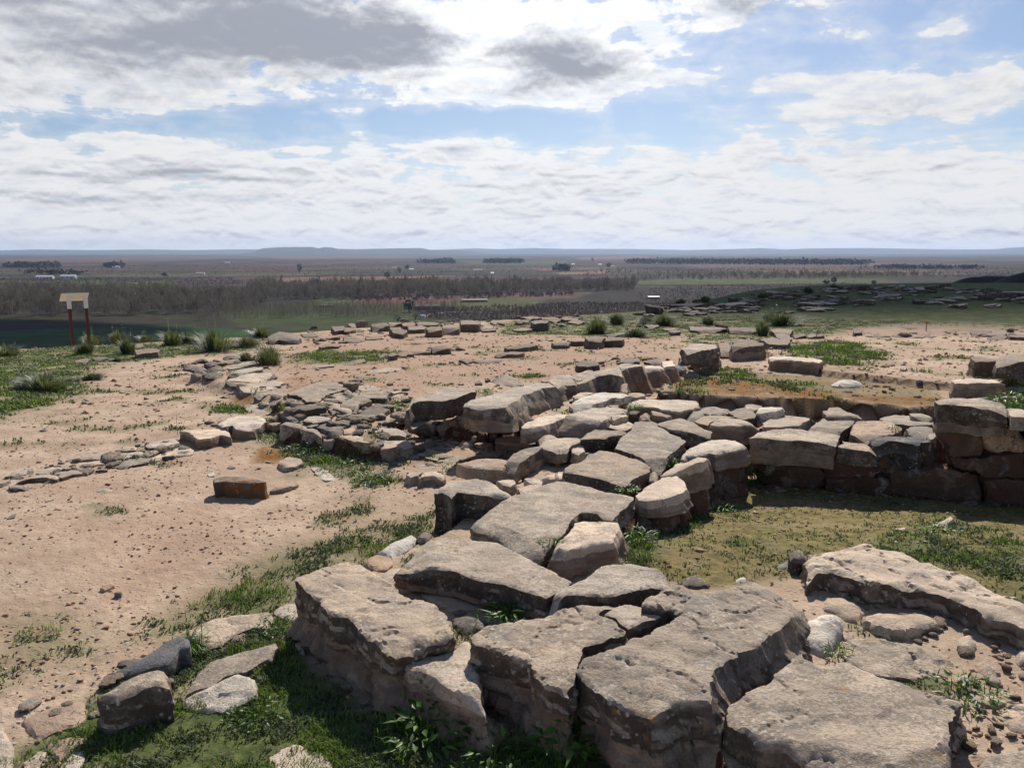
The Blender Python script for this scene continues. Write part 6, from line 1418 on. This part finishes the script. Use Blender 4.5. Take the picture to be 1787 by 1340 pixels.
def wood(name, label, poly, n, hmin, hmax, mat, seed, per=26, bushy=1.0, rows=False, thin=.035, cat=None):
    P = np.array([vp(a, b) for a, b in poly]); rg = np.random.RandomState(seed); lo, hi = P.min(0), P.max(0)
    X = rg.uniform(lo[0], hi[0], n * 4); Y = rg.uniform(lo[1], hi[1], n * 4)
    if rows: Y = np.round(Y / rows) * rows + rg.normal(0, rows * .16, len(Y)); X = np.round(X / (rows * .8)) * rows * .8 + rg.normal(0, rows * .2, len(X))
    k = sdf(X, Y, P) < 0; X, Y = X[k][:n], Y[k][:n]
    Z = vz(X, Y); H = rg.uniform(hmin * .75, hmax, len(X)) * (1 + .45 * pn(X / 35, Y / 35, seed))
    V, F, T = slivers(X, Y, Z, H, H * .55, rg, per, bushy=bushy, thin=thin)
    o = link(bpy.data.objects.new(name, mesh_np(name, V, F, mat, False, dict(tint=T)))); tag(o, label, kind='stuff')
wood('woods', 'belt of bare grey-brown riverside trees at left', [(-250, 552), (-250, 512), (120, 510), (440, 512), (470, 530), (400, 545), (200, 552)], 1500, 9, 16, MBARE, 1, 26)
wood('woods', 'belt of tall bare poplars across the middle of the valley', [(430, 524), (440, 505), (700, 502), (900, 500), (1110, 499), (1105, 507), (900, 513), (700, 518), (560, 525)], 1300, 10, 18, MBARE, 2, 26)
wood('woods', 'distant strip of bare trees right of the poplars', [(1050, 500), (1150, 484), (1500, 479), (1640, 482), (1500, 486), (1150, 490)], 500, 8, 14, MBARE, 3, 18)
wood('plantation', 'rows of thin young poplars with pale trunks', [(330, 560), (380, 538), (640, 534), (820, 536), (700, 552), (560, 556)], 1500, 6, 9, MBARE, 4, 9, .5, 9.0, .02)
wood('orchard', 'brown bare fruit trees in rows on the near valley floor', [(720, 556), (760, 540), (1000, 530), (1180, 530), (1200, 548), (900, 566)], 2400, 2.2, 3.4, MORCH, 5, 12, 1.3, 4.6, .06)
wood('orchard', 'dark fruit trees in rows beyond the rocky slope', [(1100, 520), (1150, 500), (1500, 496), (1800, 500), (1800, 530), (1200, 540)], 2600, 2.2, 3.6, MORCH, 6, 10, 1.3, 6.0, .06)
wood('orchard', 'brown orchard strips at the far left', [(-250, 500), (-200, 488), (400, 486), (440, 497), (200, 503)], 1800, 3, 5, MORCH, 7, 8, 1.3, 11.0, .08)
wood('orchard', 'purple-brown orchards across the middle distance', [(-250, 484), (-200, 466), (600, 463), (1000, 466), (1300, 470), (1300, 480), (700, 484)], 3200, 3, 5, MORCH, 8, 6, 1.3, 14.0, .10)
wood('orchard', 'hazy orchards and hedges at the right distance', [(1000, 486), (1050, 470), (1700, 466), (2000, 480), (1800, 487), (1300, 480)], 2400, 3, 6, MORCH, 9, 6, 1.3, 16.0, .10)
wood('plantation', 'shrubby brown trees along the pink field', [(600, 528), (620, 520), (1000, 514), (1000, 518), (700, 527)], 260, 4, 7, MORCH, 10, 14, 1.3, False, .08)

def evergreen(px_, py_, wpx, hpx, label=None, parent=None, n=150, mat=None, mast=1.0):
    x, y = vp(px_, py_); z = float(vz(np.array([x]), np.array([y]))[0]); k = y / FPX; W, H = wpx * k, hpx * k
    rg = np.random.RandomState(int(px_ * 5 + py_ * 3))
    q = rg.normal(0, 1, (n, 3)); q /= np.linalg.norm(q, axis=1)[:, None]; rr = rg.uniform(.35, 1, n) ** .5
    lump = 1 + .28 * pn(q[:, 0] * 2.4, q[:, 1] * 2.4, q[:, 2] * 2.4 + px_)
    C = q * (rr * lump)[:, None] * np.array([W / 2, W / 2, H * .42]); C[:, 2] += H * .56
    s = W * .13 * rg.uniform(.6, 1.3, n)
    tri = rg.normal(0, 1, (n, 3, 3)) * s[:, None, None] * .8
    V = (C[:, None] + tri).reshape(-1, 3); F = np.arange(3 * n).reshape(-1, 3)
    root = empty('tree', (x, y, z)); tag(root, label, 'tree', 'dark trees standing out in the valley')
    link(bpy.data.objects.new('crown', mesh_np('crown', V, F, mat or MEVER, False, dict(tint=np.repeat(rg.uniform(0, 1, n), 3)))), root)
    t = max(.15, W * .05); v = [(-t, -t, -.5), (t, -t, -.5), (t, t, -.5), (-t, t, -.5), (-t * .5, -t * .5, H * .6), (t * .5, -t * .5, H * .6), (t * .5, t * .5, H * .6), (-t * .5, t * .5, H * .6)]
    me = bpy.data.meshes.new('trunk'); me.from_pydata(v, [], [(0, 1, 5, 4), (1, 2, 6, 5), (2, 3, 7, 6), (3, 0, 4, 7)]); me.materials.append(MTWIG); link(bpy.data.objects.new('trunk', me), root)
for a in [(714, 545, 18, 22, 'round dark tree beside the long hut on the green field'), (523, 476, 9, 16, 'tall dark square-topped tree in the purple orchards'), (676, 486, 10, 12, 'dark round tree behind the bare poplar belt'), (710, 470, 8, 7, 'small dark tree by the white hut in the middle distance'),
          (697, 477, 6, 10, 'narrow dark tree near the white hut'), (1078, 503, 13, 13, 'dark tree at the right end of the bare poplars'), (1442, 497, 10, 9, 'left of two dark conifers beyond the rocky slope'), (1455, 496, 10, 13, 'taller right conifer of the pair beyond the rocky slope'),
          (1525, 497, 8, 8, 'lone round tree right of the conifer pair'), (1062, 467, 8, 8, 'dark tree by a pale barn right of centre'), (1226, 462, 5, 6, 'small dark tree in the pale fields at right'), (694, 562, 12, 13, 'small thin tree left of the hut', None, 60), (725, 560, 9, 14, 'thin dark tree right of the round one near the hut', None, 60),
          (287, 482, 9, 7, 'dark tree near the far brown orchard at left'), (1034, 457, 4, 7, 'tiny upright tree on the far slope'), (983, 505, 7, 10, 'dark bush in the bare trees of the centre')]:
    evergreen(*a)
def belt(label, poly, n, h, seed):
    P = np.array([vp(a, b) for a, b in poly]); rg = np.random.RandomState(seed); lo, hi = P.min(0), P.max(0)
    X = rg.uniform(lo[0], hi[0], n * 6); Y = rg.uniform(lo[1], hi[1], n * 6); k = sdf(X, Y, P) < 0; X, Y = X[k][:n], Y[k][:n]; m = len(X)
    k2 = 9; C = np.repeat(np.stack([X, Y, vz(X, Y) + h * .5], 1), k2, 0); hh = h * rg.uniform(.6, 1.2, m).repeat(k2)
    C = C + rg.normal(0, 1, C.shape) * np.stack([hh * .35, hh * .35, hh * .22], 1)
    tri = rg.normal(0, 1, (len(C), 3, 3)) * (h * .25); V = (C[:, None] + tri).reshape(-1, 3); F = np.arange(len(V)).reshape(-1, 3)
    o = link(bpy.data.objects.new('pine_wood', mesh_np('pine_wood', V, F, MEVER, False, dict(tint=np.repeat(rg.uniform(0, 1, len(C)), 3))))); tag(o, label, kind='stuff')
belt('far dark pine wood at the centre of the horizon plain', [(725, 459.5), (780, 456.5), (795, 459.5)], 220, 14, 1)
belt('far dark pine wood beside the low ridge', [(845, 460), (850, 456.5), (912, 456.5), (912, 460)], 240, 14, 2)
belt('long dark pine wood below the bluff', [(1088, 461), (1100, 457), (1380, 457.5), (1520, 459), (1510, 463), (1300, 462)], 900, 15, 3)
belt('dark tree line at far left', [(0, 467), (40, 464.5), (100, 465), (105, 468)], 160, 14, 4)
belt('dark trees behind the white hut at left', [(185, 468), (190, 465.5), (212, 465.5), (214, 468)], 60, 14, 5)
belt('dark grove right of centre', [(966, 472.5), (970, 470), (992, 470), (992, 472.5)], 60, 13, 6)
belt('dark hedge line in the hazy right distance', [(1500, 470), (1560, 466), (1720, 468), (1700, 471)], 200, 9, 7)
belt('trees around the farm at left', [(30, 478), (60, 476), (150, 478), (140, 481)], 60, 9, 8)

# ---- farm buildings far off
MW = simple('white_render', (.72, .70, .66), .8, .5, .05); MRF = simple('pale_tile_roof', (.40, .30, .25), .8, .5, .1); MGL = simple('dark_opening', (.03, .03, .03), .6, 1, .1); MRW = simple('white_sheet_roof', (.62, .62, .62), .6, .5, .05); MMUD = simple('earth_hut', (.17, .13, .11), .9, 1, .2)
def house(px_, py_, wpx, hpx, label, roof=None, wall_=None, nwin=3, depth=9.0, name='farmhouse', cat='farm building', rz=.15):
    x, y = vp(px_, py_); z = float(vz(np.array([x]), np.array([y]))[0]); k = y / FPX; W, H = wpx * k, hpx * k; D = depth; wh = H * .68
    root = empty(name, (x, y, z), rz); tag(root, label, cat)
    def m_(nm, v, f, mat):
        me = bpy.data.meshes.new(nm); me.from_pydata(v, [], f); me.materials.append(mat); return link(bpy.data.objects.new(nm, me), root)
    w2, d2 = W / 2, D / 2
    m_('wall', [(-w2, -d2, -1), (w2, -d2, -1), (w2, d2, -1), (-w2, d2, -1), (-w2, -d2, wh), (w2, -d2, wh), (w2, d2, wh), (-w2, d2, wh), (-w2, 0, H * .97), (w2, 0, H * .97)],
       [(0, 1, 5, 4), (2, 3, 7, 6), (1, 2, 6, 9, 5), (3, 0, 4, 8, 7)], wall_ or MW)
    e = .35
    m_('roof', [(-w2 - e, -d2 - e, wh - .1), (w2 + e, -d2 - e, wh - .1), (w2 + e, 0, H), (-w2 - e, 0, H), (w2 + e, d2 + e, wh - .1), (-w2 - e, d2 + e, wh - .1),
                (-w2 - e, -d2 - e, wh + .1), (w2 + e, -d2 - e, wh + .1), (w2 + e, 0, H + .2), (-w2 - e, 0, H + .2), (w2 + e, d2 + e, wh + .1), (-w2 - e, d2 + e, wh + .1)],
       [(6, 7, 8, 9), (8, 10, 11, 9), (0, 3, 2, 1), (2, 3, 5, 4), (0, 1, 7, 6), (4, 5, 11, 10), (1, 2, 8, 7), (2, 4, 10, 8), (0, 6, 9, 3), (3, 9, 11, 5)], roof or MRW)
    for i in range(nwin):
        cx = -w2 + W * (i + .7) / (nwin + .4); s = min(.9, wh * .22)
        m_('window', [(cx - s, -d2 - .04, wh * .35), (cx + s, -d2 - .04, wh * .35), (cx + s, -d2 - .04, wh * .7), (cx - s, -d2 - .04, wh * .7), (cx - s, -d2 + .02, wh * .35), (cx + s, -d2 + .02, wh * .35), (cx + s, -d2 + .02, wh * .7), (cx - s, -d2 + .02, wh * .7)],
           [(0, 1, 2, 3), (0, 4, 5, 1), (1, 5, 6, 2), (2, 6, 7, 3), (3, 7, 4, 0)], MGL)
for a in [(79, 487, 27, 6, 'long low white farm shed, left of the two white farm buildings', MRW, MW, 5), (120, 487, 24, 7.5, 'white farmhouse with gabled roof right of the long shed', MRW, MW, 3), (203, 468, 12, 3.6, 'small white building under dark trees in the left distance', MRW, MW, 2),
          (350, 479, 14, 4, 'low pale building in the purple orchards', MRF, MW, 2), (397, 460, 8, 2.4, 'tiny pale shed far beyond the orchards at left', MRW, MW, 1), (718, 473, 7, 4, 'small white hut beside a narrow dark tree in the centre', MRW, MW, 1), (688, 469, 8, 3, 'pale shed left of the small dark tree', MRF, MW, 1),
          (859, 480, 5, 5, 'small square pale hut at the end of the bare poplars', MRW, MW, 1), (834, 473, 16, 3, 'low pale barn strip right of centre', MRF, MW, 2), (1068, 467, 7, 3, 'pale barn by a dark tree right of centre', MRF, MW, 1), (1226, 461.5, 5, 4, 'tiny house with a pink roof in the right distance', MRF, MW, 1),
          (1080, 495, 10, 4, 'small house with pale roof behind the dark tree', MRF, MMUD, 1), (1000, 462, 5, 2, 'tiny white shed on the far plain', MRW, MW, 1), (1047, 463, 5, 2.2, 'tiny white shed left of the pale barn', MRW, MW, 1), (738, 556, 7, 7, 'small white well house on the green field by the track', MRW, MW, 1, 2.2)]:
    house(*a)
house(745, 541, 44, 10, 'long brown hut with a flat roof beside the round dark tree', MMUD, MMUD, 4, 6.0, 'hut', 'hut')
house(828, 527, 44, 5, 'long low pale shed on the green field', MRF, MMUD, 4, 5.0, 'shed', 'shed')
house(570, 536, 26, 4.5, 'long dim shed among the young poplars', MMUD, MMUD, 2, 5.0, 'shed', 'shed')
house(1140, 521, 20, 4, 'low pale shed before the dark orchards', MRW, MMUD, 2, 5.0, 'shed', 'shed')

# ---- dirt tracks
def track(label, pts, width):
    P = [vp(a, b) for a, b in pts]; V = []; F = []
    for i, (x, y) in enumerate(P):
        a = P[max(0, i - 1)]; b = P[min(len(P) - 1, i + 1)]; d = np.array([b[0] - a[0], b[1] - a[1]]); d /= np.linalg.norm(d); n = np.array([-d[1], d[0]]) * width / 2
        z = float(vz(np.array([x]), np.array([y]))[0]) + .35
        V += [(x - n[0], y - n[1], z), (x + n[0], y + n[1], z)]
        if i: F.append((2 * i - 2, 2 * i - 1, 2 * i + 1, 2 * i))
    me = bpy.data.meshes.new('track'); me.from_pydata(V, [], F); me.materials.append(simple('track_dust', (.22, .17, .13), 1, .3, .2)); o = link(bpy.data.objects.new('track', me)); tag(o, label, kind='structure')
track('pale dirt track past the hut', [(735, 556), (750, 549), (790, 545), (850, 546)], 4)
track('pale dirt track along the dark orchards', [(1080, 500), (1150, 501), (1300, 502)], 7)

# ---- clouds that throw the dark patches on the slope and the valley
def cloud(tx, ty, tz, alt, rx, ry, rz_, seed, label):
    s = (alt - tz) / SDIR.z; c = Vector((tx, ty, tz)) + SDIR * s
    rg = np.random.RandomState(seed); me_ = None
    import bmesh
    bm = bmesh.new(); bmesh.ops.create_icosphere(bm, subdivisions=5, radius=1)
    co = np.array([v.co[:] for v in bm.verts])
    n = fbm(co[:, 0] * 1.7 + seed, co[:, 1] * 1.7, co[:, 2] * 1.7, 5, .55)
    k = 1 + .38 * n; co = co * k[:, None] * np.array([rx, ry, rz_]); co[:, 2] = np.where(co[:, 2] < 0, co[:, 2] * .45, co[:, 2])
    for v, q in zip(bm.verts, co): v.co = q
    me = bpy.data.meshes.new('cloud'); bm.to_mesh(me); bm.free()
    for p in me.polygons: p.use_smooth = True
    m, w, b = new_mat('cloud_vapour'); b.inputs['Base Color'].default_value = (.9, .9, .92, 1); b.inputs['Roughness'].default_value = 1; b.inputs['Specular IOR Level'].default_value = 0
    me.materials.append(m); o = link(bpy.data.objects.new('cloud', me)); o.location = c; tag(o, label, kind='structure')
#CLOUDS
cloud(48, 95, 0, 620, 75, 58, 26, 3, 'small thick cloud high above the right side of the site')
cloud(-350, 430, ZV, 900, 160, 120, 60, 5, 'thick grey cloud high over the left of the valley')
cloud(420, 560, ZV, 900, 300, 260, 90, 9, 'thick grey cloud high over the right of the valley')

# ---- air
def haze():
    v = []
    X, Y0, Y1, Z0, Z1 = 17500, -260, 17500, -60, 185
    for z in (Z0, Z1):
        for a, b in ((-X, Y0), (X, Y0), (X, Y1), (-X, Y1)): v.append((a, b, z))
    me = bpy.data.meshes.new('haze'); me.from_pydata(v, [], [(0, 3, 2, 1), (4, 5, 6, 7), (0, 1, 5, 4), (1, 2, 6, 5), (2, 3, 7, 6), (3, 0, 4, 7)])
    m = bpy.data.materials.new('haze_air'); m.use_nodes = True; w = N(m.node_tree); w.n.remove(w.n['Principled BSDF'])
    pv = w.new('ShaderNodeVolumePrincipled'); pv.inputs['Color'].default_value = (.56, .71, 1.0, 1); pv.inputs['Density'].default_value = 4.7e-5; pv.inputs['Anisotropy'].default_value = .35
    w.l.new(pv.outputs[0], w.n['Material Output'].inputs['Volume']); me.materials.append(m)
    o = link(bpy.data.objects.new('haze', me)); tag(o, 'thin bluish air over the valley', kind='stuff')
haze()
print('TRIS', sum(len(o.data.loops) - 2 * len(o.data.polygons) for o in bpy.data.objects if o.type == 'MESH'), {m.name: len(m.loops) - 2 * len(m.polygons) for m in bpy.data.meshes if len(m.polygons) > 60000}, 'STONE TRIS', NST[0], 'objects', len(bpy.data.objects))
